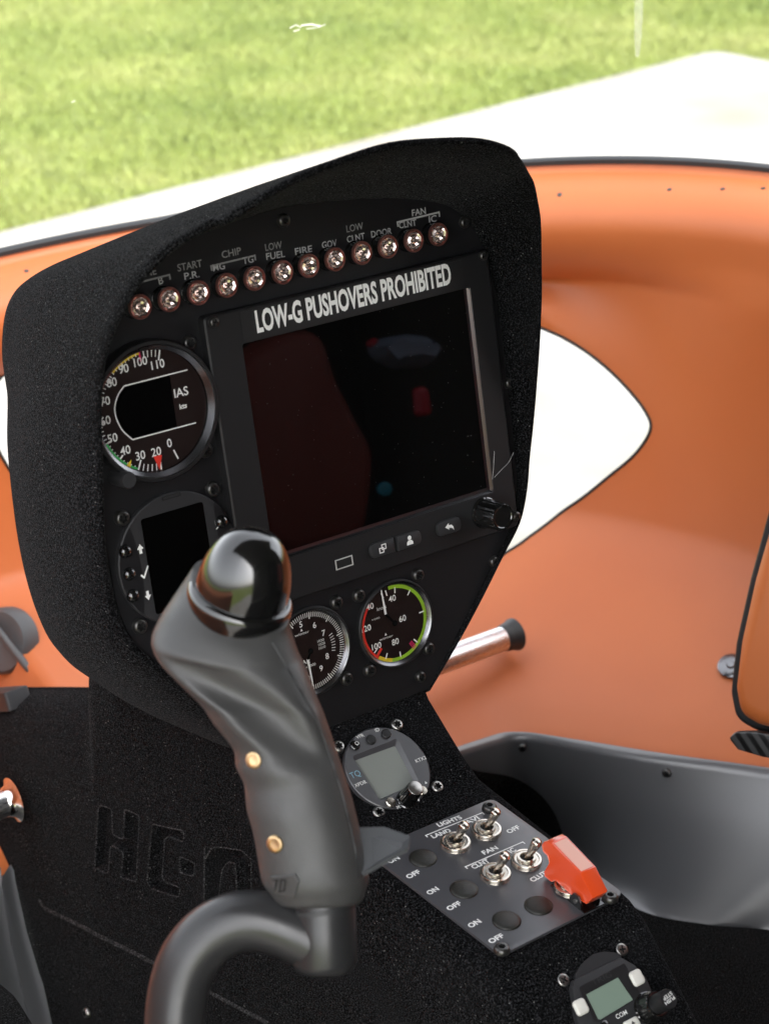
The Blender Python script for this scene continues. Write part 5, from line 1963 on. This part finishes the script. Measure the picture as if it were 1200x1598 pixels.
# ------------------------------------------------------------------ right seat (outside the frame, seen in the dark glass)
M['seatblack'] = mat('black_seat_fabric', (0.004, 0.004, 0.0045), 0.8, 0, 0.2)
M['seatred'] = mat('dark_red_leather', (0.20, 0.032, 0.024), 0.6)
seat = thing('pilot_seat', 'black pilot seat with a dark red side bolster, outside the frame on the right', 'seat', Matrix.Translation((0.33, -0.76, 0.72)))
MB().prism(rect(-0.24, -0.25, 0.24, 0.25, 0.06), 0.0, 0.16, 0.04).build('cushion', M['seatblack'], seat, 40)
MB().prism(rect(-0.24, -0.32, 0.24, 0.46, 0.08), 0.0, 0.14, 0.05).build('backrest', M['seatblack'], seat, 40, local=Matrix.Translation((0, -0.25, 0.45)) @ Matrix.Rotation(R(78), 4, 'X') @ Matrix.Rotation(math.pi, 4, 'Y'))


# what the dark glass mirrors: belt buckles, a padded head rest edge and a lever on the right seat
def mirrored(x, y, Y):
    pl = PAN.at(0, 0, HB - 0.0022)
    src = CAM - PAN.ez * (2 * (CAM - pl).dot(PAN.ez))
    d_ = (hit(x, y, pl, PAN.ez) - src).normalized()
    return src + d_ * ((Y - src.y) / d_.y)


SY = -0.38
SM = seat.matrix_world.inverted()


def mir_slab(pxs, Y, th, name, m, rnd=0.0, bev=0.004):
    P = [mirrored(x, y, Y) for x, y in pxs]
    f2 = [(p.x, p.z) for p in P]
    if sum(f2[i - 1][0] * f2[i][1] - f2[i][0] * f2[i - 1][1] for i in range(len(f2))) < 0: f2 = f2[::-1]
    f2 = rounded(f2, rnd, 5) if rnd else f2
    mw = Matrix(((1, 0, 0, 0), (0, 0, 1, Y), (0, 1, 0, 0), (0, 0, 0, 1)))
    return MB().prism(f2, -th, 0, bev).build(name, m, seat, 50, local=SM @ mw)


M['padgrey'] = mat('blue_grey_pad', (0.17, 0.20, 0.28), 0.6)
mir_slab([(380, 560), (440, 520), (505, 510), (530, 590), (560, 650), (588, 700), (585, 760), (575, 840), (440, 870), (400, 800)], SY - 0.06, 0.05, 'bolster', M['seatred'], 0.03, 0.012)
mir_slab([(598, 535), (620, 522), (655, 517), (690, 522), (705, 538), (700, 556), (680, 570), (640, 570), (610, 555)], SY, 0.03, 'head_pad', M['padgrey'], 0.02, 0.02)
mir_slab([(649, 604), (670, 602), (676, 648), (652, 650)], SY, 0.006, 'belt_buckle', M['harness'], 0.006)
mir_slab([(576, 534), (588, 525), (596, 532), (582, 543)], SY, 0.006, 'belt_buckle', M['harness'], 0.006)
tc_ = [mirrored(602 + 11 * math.cos(a), 763 + 11 * math.sin(a), SY) for a in [k * math.pi / 12 for k in range(24)]]
mir_slab([(602 + 11 * math.cos(k * math.pi / 12), 763 + 11 * math.sin(k * math.pi / 12)) for k in range(24)], SY, 0.003, 'lever_knob', M['teal'], 0.0, 0.0008)

# edge of the left seat, cutting the bottom left corner of the view
q_ = [hit(x, y, (0, 0, 0.93), Vector((0, 0, 1))) for x, y in ((-140, 1490), (-20, 1505), (28, 1545), (66, 1606), (80, 1720), (-140, 1720))]
f2 = [(p.x, p.y) for p in q_]
if sum(f2[i - 1][0] * f2[i][1] - f2[i][0] * f2[i - 1][1] for i in range(len(f2))) < 0: f2 = f2[::-1]
ls = thing('seat_edge', 'black fabric corner of the left seat at the bottom left of the frame', 'seat', Matrix.Translation((q_[2].x, q_[2].y, 0.62)))
MB().prism(rounded(f2, 0.012, 5), 0.62, 0.93, 0.01).build('cushion', M['carpet'], ls, 40, mw=Matrix.Identity(4))
